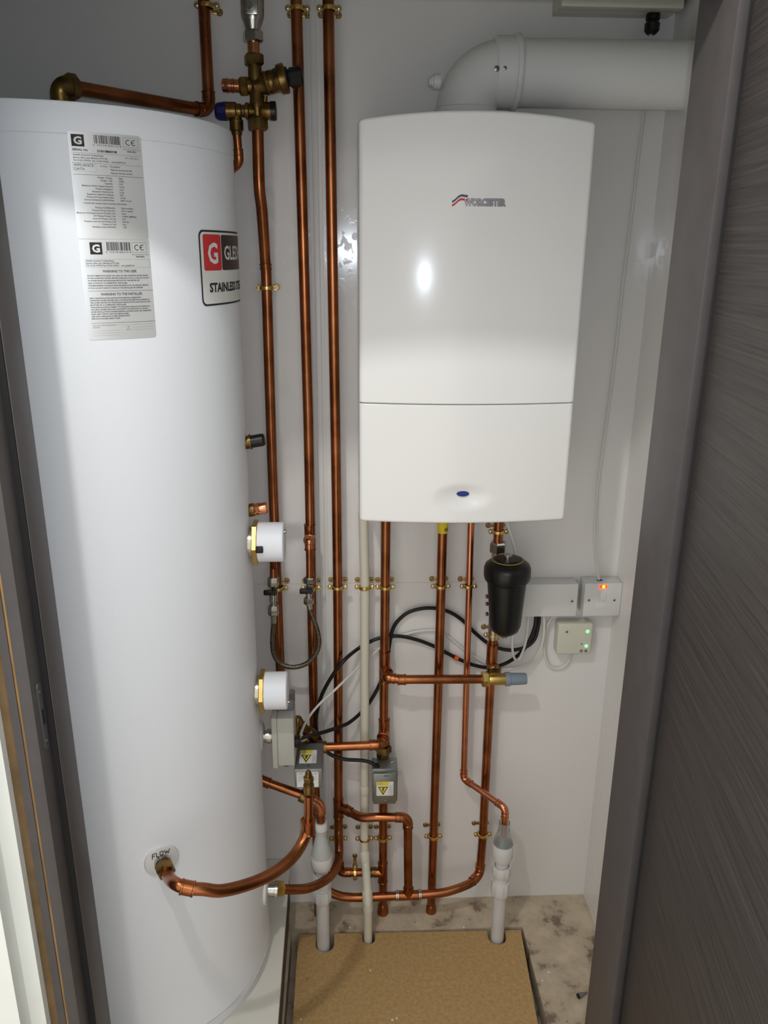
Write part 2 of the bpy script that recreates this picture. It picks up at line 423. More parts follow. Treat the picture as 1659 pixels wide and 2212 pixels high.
# door leaf, standing open to the right
hx, hy = .4125, -.8345
dd = Vector((-.150, -1, 0)).normalized(); dn = Vector((dd.y, -dd.x, 0)) * -1
if dn.x < 0: dn = -dn
dc = Vector((hx, hy, 0)) + dd * .365 + dn * .021 + Vector((0, 0, .983))
door = struct('door_1', MB().box(dc, (.73, .040, 1.950), .001, (dd, dn, Vector((0, 0, 1)))), VENEER)
for z in (.25,):
    hm = MB(); hm.cyl((hx - .004, hy + .004, z - .05), (0, 0, 1), .1, .0055, 14, .001)
    struct('hinge', hm, mat('hinge_metal', (60, 58, 58), .4, .8), door)

# ================================================================== FLOOR ITEMS
a0, a1 = UZ(645, 2018, 0), UZ(634, 2212, 0)
b0, b1 = UZ(1125, 2009, 0), UZ(1162, 2212, 0)
T1 = UZ(698, 2052, 0); T1y = T1.y + .016
WP = UZ(795, 2034, 0); WPy = WP.y + .008
T2 = UZ(1076, 2034, 0); T2y = T2.y + .014
yb = a0.y
poly = [Vector((-.136, -.655, 0)), Vector((.425, -.655, 0)), b1, b0]
def notch(xc, yc, r):
    yt = a0.y + (b0.y - a0.y) * (xc - a0.x) / (b0.x - a0.x)
    return [Vector((xc + r, yt, 0))] + [Vector((xc + r * math.cos(q), yc + r * math.sin(q), 0)) for q in [-math.pi * k / 12 for k in range(13)]] + [Vector((xc - r, yt, 0))]
poly += notch(T2.x, T2y, .0235) + notch(WP.x + .002, WPy, .0165) + notch(T1.x + .004, T1y, .0235) + [a0]
solo('chipboard_panel', MB().sheet([p + Vector((0, 0, -.018)) for p in poly], (0, 0, 1), .018), CHIP, 'tan chipboard floor panel let into the concrete below the boiler', 'floor panel')
pt = U(627, 1854, 0); PH = pt.z
pb = thing('plinth', 'white-topped plinth board carrying the tall white cylinder', 'plinth', (-.47, -.3, 0))
pe = UZ(600, 2212, PH)
def xe(y): return pt.x + (pe.x - pt.x) * (y / pe.y) + .0
T_ = .016
part('top_board', MB().sheet([(XL + .002, -.66, PH - T_), (xe(-.66), -.66, PH - T_), (xe(-.002), -.002, PH - T_), (XL + .002, -.002, PH - T_)], (0, 0, 1), T_), PLINTH_W, pb)
part('side_board', MB().sheet([(XL + .01, -.64, 0), (xe(-.64) - .004, -.64, 0), (xe(-.004) - .004, -.004, 0), (XL + .01, -.004, 0)], (0, 0, 1), PH - T_), PLINTH_E, pb)
# wall plug lying on the concrete
q = UZ(1249, 2152, .006); q2 = UZ(1272, 2142, .006); ax = (q2 - q)
wp = thing('wall_plug', 'grey wall plug lying on the concrete by the right frame', 'wall plug', (q.x, q.y, 0))
part('plug_body', MB().lathe(q, ax, [(0, .0050), (.001, .006), (.006, .006), (.007, .005), (.010, .0055), (.014, .0045), (.016, .003), (.026, .0022)], 12), GREY_DK, wp)
part('rim', MB().lathe(q - ax.normalized() * .001, ax, [(0, .0058), (.0025, .0062), (.003, .0055)], 12), DARK, wp)
q = UZ(661, 2114, .0015); sc = thing('loose_screw', 'tiny silver screw dropped on the left of the chipboard', 'screw', (q.x, q.y, 0))
part('shank', MB().cyl(q, (1, -.25, 0), .007, .001, 8), CHROME, sc); part('head', MB().cyl(q, (-1, .25, 0), .001, .0015, 8), CHROME, sc)
for i, (px, py) in enumerate(((1150, 2043), (1185, 2100), (1002, 2003), (756, 2003), (857, 2199), (650, 2202), (848, 2203), (1256, 1947), (1172, 2118), (800, 2096))):
    c = UZ(px, py, .0012); m = MB(); bm = bmesh.new(); bmesh.ops.create_icosphere(bm, subdivisions=1, radius=.0022 + .0012 * random.random())
    for v in bm.verts: v.co *= random.uniform(.7, 1.25); v.co.z *= .6
    bm.verts.index_update(); m.add([c + v.co for v in bm.verts], [[v.index for v in f.verts] for f in bm.faces]); bm.free()
    solo('plaster_crumb', m, PLASTER, 'tiny white plaster crumb scattered on the floor', 'crumb', 'plaster crumbs on the floor', smooth=0)

# ================================================================== HOT WATER CYLINDER
ZB = PH + .035; ZT = 1.872
cy = thing('hot_water_cylinder', 'tall white enamelled hot water cylinder on the left', 'hot water cylinder', (CCX, CCY, PH))
part('casing', MB().lathe((CCX, CCY, ZB), (0, 0, 1), [(0, CR - .004), (.004, CR), (ZT - ZB - .0415, CR), (ZT - ZB - .0405, CR - .0012)], 128), ENAMEL, cy)
part('lid', MB().lathe((CCX, CCY, ZT - .0405), (0, 0, 1), [(0, CR - .0012), (.0008, CR + .0002), (.0365, CR + .0002), (.0395, CR - .0012), (.0405, CR - .004)], 128), ENAMEL, cy)
part('foot_ring', MB().lathe((CCX, CCY, PH), (0, 0, 1), [(0, CR - .010), (ZB - PH + .002, CR - .010)], 96), ENAMEL, cy)
part('bottom_rim', MB().lathe((CCX, CCY, ZB - .003), (0, 0, 1), [(0, CR + .0005), (.001, CR + .0016), (.0028, CR + .0016), (.0036, CR + .0004)], 128), PVC_W, cy)
# --- silver data plates
def th_of(p): return math.atan2(p.y - CCY, p.x - CCX)
tl, tr, br, bl = UC(144, 283), UC(303, 294), UC(338, 728), UC(189, 735)
mid_l, mid_r = UC(166, 517), UC(320, 518)
th0 = th_of(tl); LW = (th_of(tr) - th0) * CR
z1, z2, z3 = (tl.z + tr.z) / 2, (mid_l.z + mid_r.z) / 2, (bl.z + br.z) / 2
def label_sheet(name, W, Hh, z0, r_top, r_bot, parent, m=SILVER):
    n = 16; s = MB(); fn = cyl_fn(th0, z0, .0006); P = rrect(0, -Hh, W, 0, .004)
    us = [W * k / n for k in range(n + 1)]
    def vlim(u):                                                     # rounded corners
        r = .004; d = min(u, W - u)
        return 0 if d >= r else r - math.sqrt(max(0, r * r - (r - d) ** 2))
    us = sorted(set(us + [.0006, .0015, .0027, .004, W - .0006, W - .0015, W - .0027, W - .004]))
    V = []; 
    for u in us: e = vlim(u); V += [fn(u, -e * r_top), fn(u, -Hh + e * r_bot)]
    return part(name, s.add(V, [[2 * i, 2 * i + 1, 2 * i + 3, 2 * i + 2] for i in range(len(us) - 1)]), m, parent)
def plate(name, z0, Hh, r_top, r_bot, fill, W, H0, W0=.139):
    sh = label_sheet(name, W, Hh, z0, r_top, r_bot, cy)
    dark, grey, white = Print(), Print(), Print(); fill(dark, grey, white, W0, H0)
    for p in [dark, grey, white] + list(EXTRA.values()): p.V = [(u * W / W0, v * Hh / H0) for u, v in p.V]
    for nm in ('logo_square', 'barcode', 'conformity_mark'): part(nm, EXTRA[nm].mapped(cyl_fn(th0, z0, .0009)), INK, sh, smooth=0)
    part('headings', dark.mapped(cyl_fn(th0, z0, .0009)), INK, sh, smooth=0); part('small_print', grey.mapped(cyl_fn(th0, z0, .0009)), INK_G, sh, smooth=0)
    part('logo_letter', white.mapped(cyl_fn(th0, z0, .0012)), PAPER, sh, smooth=0)
EXTRA = {}
def ce_mark(d, g, u, v):
    d = EXTRA['conformity_mark'] = Print()
    g.frame(u, v, u + .030, v + .020, .0004)
    for k, c in enumerate((u + .0105, u + .0215)):
        R1, R0 = .0058, .0044; P = []; Q = []
        for i in range(13):
            q = math.radians(60 + 240 * i / 12); P.append((c + R1 * math.cos(q), v + .010 + R1 * math.sin(q))); Q.append((c + R0 * math.cos(q), v + .010 + R0 * math.sin(q)))
        for i in range(12): d.poly([P[i], P[i + 1], Q[i + 1], Q[i]])
    d.rect(u + .0165, v + .0093, u + .0215, v + .0107)
def head(d, g, w, W, dx):
    EXTRA['logo_square'] = Print().rect(.006 + dx, -.030, .029 + dx, -.006); EXTRA['barcode'] = Print(); w.text('G', .0175 + dx, -.0253, .021, 'CENTER', .0008)
    barcode(EXTRA['barcode'], .047 + dx * .35, .097 + dx * .1, -.022, -.005, int(dx * 1000) + 3)
    g.fit('2 10318 86010 8', .0440 + dx * .35, .098 + dx * .1, -.0268, .0048)
    ce_mark(d, g, W - .037, -.0255)
    g.fit('DATE OF MANUFACTURE', W - .0385, W - .0035, -.031, .0034); d.text('18-03-2021', W - .031, -.0355, .0042, bold=.0001)
def fill_top(d, g, w, W, Hh):
    head(d, g, w, W, 0.)
    g.text('SERIAL No', .006, -.0385, .0062, bold=.0002); g.text('-', .042, -.0385, .0062); d.text('210318860108', .051, -.0392, .0062, bold=.00025)
    g.rect(.003, -.0428, W - .004, -.0424, 6); g.rect(.003, -.0630, W - .004, -.0626, 6)
    for k, t in enumerate(('Gledhill, Sycamore Trading Estate', 'Squires Gate Lane, Blackpool FY4 3RL', 'Tel: 01253 474550  Fax: 01253 474551   www.gledhill.net')):
        g.fit(t, .006, (.062, .070, .104)[k], -.0480 - k * .0056, .0043, .00008)
    g.text('EN 12897:2016', W - .035, -.0492, .0042)
    d.text('APPLIANCE', .006, -.0700, .0072); d.text('DATA', .006, -.0775, .0072)
    g.frame(.004, -.0800, .046, -.0640, .0002)
    g.text('MODEL:', .054, -.0693, .0042); g.text('PLUHE250', .073, -.0693, .0042, bold=.0001)
    g.text('Platinum Ind Sup Ind 300', .073, -.0756, .0042, bold=.0001); g.text('Platinum Ind Sup Ind 250', .073, -.0822, .0042, bold=.0001)
    d.rect(.004, -.0868, W - .002, -.0862, 6)
    rows = [('Weight - Empty:', '46kg'), ('Weight - Full:', '275kg'), ('Capacity:', '225L'), ('Maximum Water Supply Pressure:', '12 bar'), ('Pressure Regulator:', '3 bar'), ('Expansion Valve Set At:', '6 bar'),
            ('Expansion Vessel Pre-Charge:', 'N/A'), ('Pressure & Temp Relief Valve:', '10 bar'), ('Factory Immersion (240V/50Hz):', '3kW 14 inch'), None, ('Primary Coil Material:', 'Fully annealed'), ('Primary Circuit Type No:', 'DX or sealed'),
            ('Maximum Working Pressure Primary Coil:', '6 bar'), ('kW Rating Primary Coil:', '15.8kW @80deg'), ('Area Of Primary Coil m2:', '0.91'), ('Pressure Loss Across Primary Coil:', '0.35 bar'), ('Volume of Coil:', '5.2L'), ('Standing Losses kWh/24hr:', '1.38')]
    v = -.0928
    for r in rows:
        if r is None: g.text('Control kit: manual reset overheat thermostat', .017, v - .0012, .0043, bold=.0001); v -= .0102; continue
        g.text(r[0], .075, v, .0042, 'RIGHT', .0001); g.text(r[1], .087, v, .0042, bold=.0001); v -= .0058
def fill_bot(d, g, w, W, Hh):
    head(d, g, w, W, .014)
    g.frame(.009, -.0560, W - .002, -.0396, .0002)
    for k, t in enumerate(('Gledhill, Sycamore Trading Estate,', 'Squires Gate Lane, Blackpool FY4 3RL', 'Tel: 01253 474550 Fax: 01253 474551   www.gledhill.net')):
        g.fit(t, .010, (.064, .074, .104)[k], -.0440 - k * .0048, .0042, .00008)
    g.text('WARNING TO THE USER', W / 2 + .004, -.0660, .0070, 'CENTER', .0002, .86)
    for k, t in enumerate(('DO NOT REMOVE OR ADJUST ANY PART OF THIS UNVENTED WATER HEATER', 'IF THE UNVENTED WATER HEATER DEVELOPS A FAULT, SUCH AS A FLOW', 'OF WATER FROM THE DISCHARGE PIPE SWITCH THE HEATER OFF', 'AND CONTACT A COMPETENT INSTALLER', 'THE BENCHMARK LOG BOOK MUST BE FILLED IN AT AN ANNUAL SERVICE', 'IF YOU DO NOT HAVE IT CONTACT THE INSTALLER OR SUPPLIER')):
        g.fit(t, .010, (.131, .133, .112, .086, .130, .118)[k], -.0740 - k * .0050, .0036, .00012)
    d.rect(.009, -.1040, W, -.1035, 6)
    g.text('WARNING TO THE INSTALLER', W / 2 + .004, -.1128, .0070, 'CENTER', .0002, .86)
    for k, t in enumerate(('READ THE INSTALLATION INSTRUCTIONS BEFORE COMMENCING', 'UNVENTED WATER HEATERS ARE A CONTROLLED SERVICE AS DEFINED IN', 'THE LATEST EDITION OF THE BUILDING REGULATIONS AND SHOULD ONLY', 'BE FITTED BY A COMPETENT INSTALLER', 'THIS INSTALLATION IS SUBJECT TO BUILDING REGULATION APPROVAL', 'YOU MUST ADVISE THE LOCAL AUTHORITY OF INTENTION TO INSTALL', 'AFTER INSTALLATION THE BENCHMARK LOG BOOK MUST BE COMPLETED', 'AND LEFT WITH THE HOUSEHOLDER', 'USE ONLY MANUFACTURER SPARE PARTS', 'SERVICE HOTLINE: 08449 310000')):
        g.fit(t, .010, (.112, .130, .133, .080, .130, .126, .132, .084, .086, .066)[k], -.1196 - k * .0047, .0035, .00012)
    d.rect(.009, -.1700, W, -.1695, 6)
    g.text('THIS UNIT WAS INSTALLED BY', .010, -.1760, .0034); g.text('ADDRESS:', .010, -.1802, .0034)
    g.rect(.060, -.1752, W - .006, -.1750); g.text('TEL:', .078, -.1808, .0034); g.rect(.088, -.1808, W - .006, -.1806); g.text('DATE:', .076, -.1862, .0034); g.rect(.088, -.1862, W - .006, -.1860)
    for k in range(3): g.rect(.010, -.1860 - k * .005, .062, -.1858 - k * .005)
plate('rating_plate', z1, z1 - z2 - .0006, 1, .4, fill_top, LW, .220)
plate('warning_plate', z2, z2 - z3, .4, 1, fill_bot, LW, .205)
# --- badge on the right flank, wraps out of sight
gl = UC(431, 560); gth = th_of(gl); gz1 = (UC(432, 496)).z; gz0 = UC(440, 662).z
GH = gz1 - gz0; GW = .20
lg = cy
def wrap_rr(u0, v0, u1, v1, r, fn, n=24):
    us = sorted(set([u0 + (u1 - u0) * k / n for k in range(n + 1)] + [u0 + r * t for t in (.08, .25, .55)] + [u1 - r * t for t in (.08, .25, .55)])); V = []
    for u in us:
        d = min(u - u0, u1 - u); e = 0 if d >= r else r - math.sqrt(max(0, r * r - (r - d) ** 2)); V += [fn(u, v1 - e), fn(u, v0 + e)]
    return MB().add(V, [[2 * i, 2 * i + 1, 2 * i + 3, 2 * i + 2] for i in range(len(us) - 1)])
b0_ = part('badge', wrap_rr(0, -GH, GW, 0, .010, cyl_fn(gth, gz1, .0006)), INK, cy)
part('badge_face', wrap_rr(.003, -GH + .003, GW - .003, -.003, .008, cyl_fn(gth, gz1, .0009)), PAPER, b0_)
part('red_panel', wrap_rr(.009, -GH * .53, .060, -GH * .055, .004, cyl_fn(gth, gz1, .0012)), RED_P, b0_)
part('dark_panel', wrap_rr(.062, -GH * .53, GW - .009, -GH * .055, .004, cyl_fn(gth, gz1, .0012)), MAROON, b0_)
p = Print(); p.text('G', .0345, -GH * .43, GH * .375, 'CENTER', .0012, .98); p.text('GLEDHILL', .070, -GH * .385, GH * .265, 'LEFT', .0006, 1.06)
part('white_lettering', p.mapped(cyl_fn(gth, gz1, .0015)), PAPER, b0_, smooth=0)
p = Print(); p.fit('STAINLESS STEEL', .020, .178, -GH * .815, GH * .168, .0008)
part('black_lettering', p.mapped(cyl_fn(gth, gz1, .0012)), INK, b0_, smooth=0)
# --- flow boss
fb = UC(349, 1857); fn_ = Vector((fb.x - CCX, fb.y - CCY, 0)).normalized(); fu = Vector((-fn_.y, fn_.x, 0))
fd = part('boss_flange', MB().lathe(fb - fn_ * .003, fn_, [(0, .0315), (.004, .0315), (.0065, .030), (.0078, .026), (.0084, .012)], 36), PVC_W, cy)
p = Print()
def stroke(pts, w=.0013):
    for (x0, y0), (x1, y1) in zip(pts, pts[1:]):
        d = Vector((x1 - x0, y1 - y0)); d.normalize(); n = Vector((-d.y, d.x)) * w / 2; e = d * w * .4
        p.poly([(x0 - n.x - e.x, y0 - n.y - e.y), (x1 - n.x + e.x, y1 - n.y + e.y), (x1 + n.x + e.x, y1 + n.y + e.y), (x0 + n.x - e.x, y0 + n.y - e.y)])
for pts in ([(-.0165, .0105), (-.0155, .019)], [(-.0155, .019), (-.0105, .0195)], [(-.016, .0148), (-.012, .0152)], [(-.0085, .0195), (-.009, .0118)], [(-.009, .0118), (-.0048, .0120)],
            [(-.003, .0158), (-.0022, .0192), (.0008, .0200), (.0030, .0178), (.0026, .0142), (-.0002, .0126), (-.0026, .0136), (-.003, .0158)], [(.0052, .0198), (.0072, .0128), (.0092, .0172), (.0112, .0128), (.0140, .0196)]):
    stroke(pts)
part('handwriting', p.mapped(lambda u, v: fb + fu * u * 1.05 + Vector((0, 0, v + .0030)) + fn_ * (.0092 - .000155 * (v + .003) / .001)), INK, fd, label='FLOW handwritten in black marker', smooth=0)
# --- return boss low on the right flank
rb = UC(574, 1922); rn = Vector((rb.x - CCX, rb.y - CCY, 0)).normalized()
rb = Vector((CCX, CCY, rb.z)) + rn * CR
part('return_flange', MB().lathe(rb - rn * .003, rn, [(0, .0315), (.004, .0315), (.007, .030), (.009, .025), (.0095, .012)], 36), PVC_W, cy)
part('return_stub', MB().lathe(rb, rn, [(0, .0135), (.02, .0135), (.021, .016), (.028, .016)], 24), CHROME, cy)
# --- immersion heaters on the right flank
def immersion(name, px0, px1, py, R, clip):
    yy = CCY; c = U(px0, py, yy); c.x = CCX + CR - .004; L = U(px1, py, yy).x - c.x
    g = part(name, MB().lathe(c, (1, 0, 0), [(0, R * .82), (.016, R * .82)], 32), CHROME, cy)
    part('brass_hexagon', MB().lathe(c + Vector((.010, 0, 0)), (1, 0, 0), [(0, R * 1.10), (.0015, R * 1.16), (.009, R * 1.16), (.0105, R * 1.10)], 6, True, .52), BRASS_N, g)
    part('cover', MB().lathe(c + Vector((.0205, 0, 0)), (1, 0, 0), [(0, R), (L - .023, R), (L - .0215, R - .0012), (L - .0205, R - .004)], 40), ENAMEL, g)
    q = c + Vector((L, -R * .2, R * .62)) if clip else c + Vector((L, -R * .25, -R * .55))
    part('cover_screw', MB().lathe(q, (1, 0, 0), [(0, .0045), (.003, .004), (.0045, .002)], 12), CHROME, g)
    if clip:
        q = c + Vector((.026, -R - .001, -R * .02)); part('cord_grip', MB().box(q, (.014, .008, .013), .002), BLACK, g)
immersion('immersion_heater', 549, 615, 1171, .0385, True)
immersion('immersion_heater', 561, 622, 1492, .0385, False)
# --- relief valve and capped stub higher up
c = U(538, 957, CCY + .01); c.x = CCX + CR - .006; e = U(572, 949, CCY + .01); d = (e - c); L = d.length; d.normalize()
tv = part('relief_valve', MB().lathe(c, d, [(0, .0125), (.013, .0125), (.0135, .0142), (.016, .0142)], 20), BRASS, cy)
part('relief_cap', MB().lathe(c + d * .0145, d, [(0, .0105), (.001, .0118), (L - .018, .0118), (L - .0145, .0095)], 18), BLACK, tv)
c = U(549, 1103, CCY + .01); c.x = CCX + CR - .006; e = U(579, 1096, CCY + .01); d = (e - c); L = d.length; d.normalize()
cs = part('brass_boss', MB().lathe(c, d, [(0, .0125), (.016, .0125), (.017, .0110)], 20), BRASS, cy)
part('copper_cap', MB().lathe(c + d * .015, d, [(0, .0105), (.002, .0118), (.004, .0108), (.010, .0118), (.012, .0108), (L - .018, .0112), (L - .0155, .0085)], 20), COPPER_B, cs)

# ================================================================== PIPES
YP = -.045
R22, R15 = .011, .0078
def run(name, label, P, r, corners=None, m=COPPER, cat='pipe', group=None, loc=None, pipe_name='pipe', seg=18):
    """polyline in metres; corners = radius per inner point, None where no elbow fitting is seen"""
    lo = min(P, key=lambda q: q.z); t = thing(name, label, cat, loc or lo, group)
    R = [(c[0] if isinstance(c, tuple) else c) for c in corners] if corners else .02
    path, arcs = fillet(P, R)
    part(pipe_name, MB().tube(path, r, seg), m, t)
    if corners:
        for c, a in zip(corners, arcs):
            if isinstance(c, tuple) and a: part('elbow', elbow_mb(a, r), c[1], t)
    return t
def drop(px, py, y): p = U(px, py, y); p.z = 0; return p

# PA: from the cylinder top to the ceiling
top = Vector((CCX, CCY, ZT))
eb = U(452, 240, -.050)
zz = eb.z
pa = run('copper_pipe', 'copper pipe running from the cylinder top elbow to the wall and up', [U(150, 187, -.300), eb, U(437, -60, YP)], R22, [(.02, COPPER)])
el = thing('brass_elbow', 'old brass compression elbow on top of the cylinder', 'elbow', U(130, 207, -.300))
o = U(128, 184, -.30)
part('body', MB().tube(fillet([Vector((o.x, o.y, ZT - .001)), o, o + (U(165, 189, -.3) - o)], .016)[0], .0155, 18), BRASS, el)
dd2 = (eb - U(150, 187, -.3)).normalized()
part('compression_nut', MB().nut(U(141, 186, -.30), dd2, .020, .0205), BRASS, el)
# P1
p1 = [(557, 282, -.098), (560, 400, -.098), (566, 455, -.085), (573, 560, -.052), (576.5, 630, YP)]
zlow = U(606, 1450, YP)
P = smooth_path([U(*q) for q in p1] + [U(588, 1000, YP), U(600, 1300, YP), U(611, 1590, YP)], 6)
t1 = thing('copper_pipe', 'copper pipe nearest the cylinder, hanging from the brass pressure valve', 'pipe', P[-1])
part('pipe', MB().tube(P, R22, 18), COPPER, t1)
part('coupling', coupling_mb(U(574, 576, -.049), U(576.5, 630, YP) - U(573, 560, -.05), .012, R22 - .0008), COPPER, t1)
# P2
a, b = U(638, -60, YP), U(679, 1600, YP); b2 = U(680, 1985, YP); b2.x = b.x; b2.z = 0
t2 = thing('copper_pipe', 'second copper riser from the cylinder, behind the right filling tap', 'pipe', b2)
part('pipe', MB().tube([a, U(666, 907, YP), b, b2], R22, 18), COPPER, t2)
c = U(669.5, 1160, YP); part('tee', tee_mb(c, (0, 0, 1), (0, -1, .05), .062, R22, .026), COPPER, t2)
# filling-loop branch from that tee
br_ = [c + Vector((0, -.026, 0)), U(668, 1166, -.088), U(669, 1246, -.088)]
path, arcs = fillet(br_, .014); part('branch', MB().tube(path, R15, 14), COPPER, t2)
part('branch_elbow', elbow_mb(arcs[0], R15, .010), COPPER_B, t2)
# P3 with its sweep forward to the cylinder return
t3 = thing('copper_pipe', 'tall unbroken copper riser between panel joint and boiler, sweeping low to the cylinder', 'pipe', rb)
P = [U(708, -60, YP), U(717, 500, YP), U(729, 1232, YP), U(731, 1732, YP), U(731.5, 1800, YP - .004)] + [U(*q) for q in ((732.5, 1838, -.062), (729, 1865, -.098), (714, 1892, -.146), (690, 1909, -.190), (663, 1919, -.222), (635, 1921, -.240), (597, 1920, -.258))]
P = smooth_path(P, 8); part('pipe', MB().tube(P, R22, 18), COPPER, t3)
tc_ = U(731, 1745, YP); part('tee', tee_mb(tc_, (0, 0, 1), (1, -.35, .0), .055, R22, .024), COPPER, t3)
nd = (P[-1] - P[-4]).normalized()
part('compression_nut', MB().nut(P[-1] - nd * .016, nd, .026, .0185), BRASS_N, t3)
part('tail', MB().tube([P[-1], rb + rn * .015], .0125, 16), CHROME, t3)
# branch: P3 tee -> over -> down -> low run
eb_ = U(881, 1766, -.088); lowt = U(882, 1932, -.088)
P = smooth_path([tc_ + Vector((.020, -.007, 0)), U(762, 1757, -.062), U(784, 1766, -.080), U(815, 1765, -.087)], 6)
tb = thing('copper_pipe', 'short copper link crossing the cream pipe, from riser tee down to floor run', 'pipe', lowt)
path, arcs = fillet([U(815, 1765, -.087), eb_, lowt], .017)
part('pipe', MB().tube(P[:-1] + path, R22, 18), COPPER, tb); part('elbow', elbow_mb(arcs[0], R22), COPPER, tb)
part('coupling', coupling_mb(P[3], P[6] - P[1], .012, R22), COPPER, tb)
# P4
ends = drop(827, 1984, YP); tp = U(833.5, 1120, YP)
t4 = thing('copper_pipe', 'copper pipe from the boiler beside the cream pipe, through the right valve box', 'pipe', ends)
part('pipe', MB().tube([tp, U(831.5, 1341, YP), U(829.5, 1500, YP), Vector((U(828, 1750, YP).x, YP, U(828, 1750, YP).z)), ends], R22, 18), COPPER, t4)
c1 = U(831, 1440, YP); part('tee', tee_mb(c1, (0, 0, 1), (.25, -1, -.25), .085, R22 + .0008, .024), COPPER, t4)
c2 = U(830, 1580, YP); part('tee', tee_mb(c2, (0, 0, 1), (-.2, -1, -.1), .070, R22 + .0012, .024), COPPER, t4)
c3 = U(827, 1884, YP); part('tee', tee_mb(c3, (0, 0, 1), (-1, 0, 0), .062, R22, .022), COPPER, t4)
part('floor_sleeve', MB().lathe(ends, (0, 0, 1), [(0, .0155), (.03, .0125), (.032, .011)], 16), COPPER, t4)
# bypass between P4 and P6
q0, q1 = U(846, 1468, -.088), U(1042, 1467, -.088)
tby = run('copper_pipe', 'horizontal copper bypass pipe crossing in front of the gas pipe', [c1 + Vector((.004, -.022, -.010)), q0 + Vector((-.014, .004, .004)), q0 + Vector((.02, 0, 0)), q1], R22 - .0003, [(.016, COPPER), .01])
part('coupling', coupling_mb(U(868, 1468, -.088), (1, 0, 0), .020, R22), COPPER, tby)
# link P4 - zone valve 1
q0, q1 = U(692, 1614, -.090), U(820, 1609, -.088)
tl_ = run('copper_pipe', 'short bright copper pipe joining the left valve box to the boiler pipe', [q0, q1, c2 + Vector((0, -.02, -.004))], R22 - .0004, [(.014, COPPER)], COPPER)
part('coupling', coupling_mb(U(808, 1609, -.088), q1 - q0, .022, R22), COPPER, tl_)
# small loop low: P4 -> left
q0, q1 = c3 + Vector((-.02, 0, 0)), U(747, 1884, YP)
q2 = q1 + Vector((-.020, .0, .06))
ts = run('copper_pipe', 'short copper stub teeing left off the boiler pipe near the floor', [q0, q1 + Vector((-.016, 0, 0)), q1 + Vector((-.018, -.0, .055))], R22 - .0003, [(.016, COPPER)])
part('coupling', coupling_mb(U(806, 1884, YP), (1, 0, 0), .014, R22), BRASS, ts)
# gas
endg = drop(931, 1972, YP)
tg = thing('copper_pipe', 'copper gas pipe with yellow tape at the top, under boiler middle', 'pipe', endg)
part('pipe', MB().tube([U(957, 1110, YP), U(948, 1442, YP), endg], R22, 18), COPPER, tg)
g0, g1 = U(956, 1150, YP), U(957, 1120, YP)
yt = part('yellow_tape', MB().tube([g0, g1], R22 + .0007, 20), YTAPE, tg)
p = Print(); p.text('G', 0, 0, .012, 'CENTER', .0005); c = U(963, 1145, YP)
part('tape_print', p.mapped(lambda u, v: Vector((c.x + u, YP - math.sqrt(max(0, (R22 + .0012) ** 2 - (c.x + u - g0.x) ** 2)), c.z + v))), INK, yt, smooth=0)
part('floor_sleeve', MB().lathe(endg, (0, 0, 1), [(0, .0145), (.022, .0125), (.024, .011)], 16), COPPER, tg)
# P7 thin discharge pipe
zt2 = lambda py: U(1088, py, T2y).z
P = [U(1018, 1115, YP), U(1001.5, 1682, YP), U(1088, 1748, T2y + .012), Vector((T2.x, T2y, zt2(1775))), Vector((T2.x, T2y, zt2(1808)))]
P[2] = Vector((T2.x, T2y, U(1088, 1746, T2y).z))
t7 = run('copper_pipe', 'thin copper discharge pipe stepping across into the clear tundish', [P[0], P[1], P[2], P[4]], R15, [(.012, COPPER_B), (.014, COPPER_B)], COPPER_B)
# P6
pf = U(1066, 1379, YP)
c6 = U(1037, 1893, -.055); lr = [U(700, 1920, -.088), U(722, 1931, -.09), U(744, 1937, -.09), U(782, 1938.5, -.09), U(880, 1934, -.09), U(930, 1931, -.09), U(963, 1927, -.088), U(995, 1917, -.080), U(1016, 1908, -.070)]
t6 = thing('copper_pipe', 'copper return pipe below the black filter, turning along the floor', 'pipe', U(880, 1934, -.09))
path = smooth_path(lr, 6)
path2, arcs = fillet([lr[-1], c6 + Vector((.000, .008, 0)), U(1043, 1806, YP), U(1061, 1440, YP), pf + Vector((.002, 0, .12))], [.02, .01, .01], 8)
part('pipe', MB().tube(path[:-1] + path2, R22, 18), COPPER, t6); part('elbow', elbow_mb(arcs[0], R22), COPPER, t6)
part('tee', tee_mb(U(882, 1934, -.09), (1, 0, 0), (0, 0, 1), .058, R22, .024), COPPER, t6)
part('solder_joint', coupling_mb(U(858, 1934.5, -.09), (1, 0, 0), .008, R22 + .0006), CHROME, t6)
part('solder_joint', coupling_mb(U(907, 1932.5, -.09), (1, 0, 0), .008, R22 + .0006), CHROME, t6)
part('coupling', coupling_mb(U(1063, 1412, YP), (0, 0, 1), .055, R22 + .001), COPPER, t6)
part('boiler_stub', MB().tube([U(1078, 1120, YP), U(1075, 1186, YP)], R22, 18), COPPER, t6)
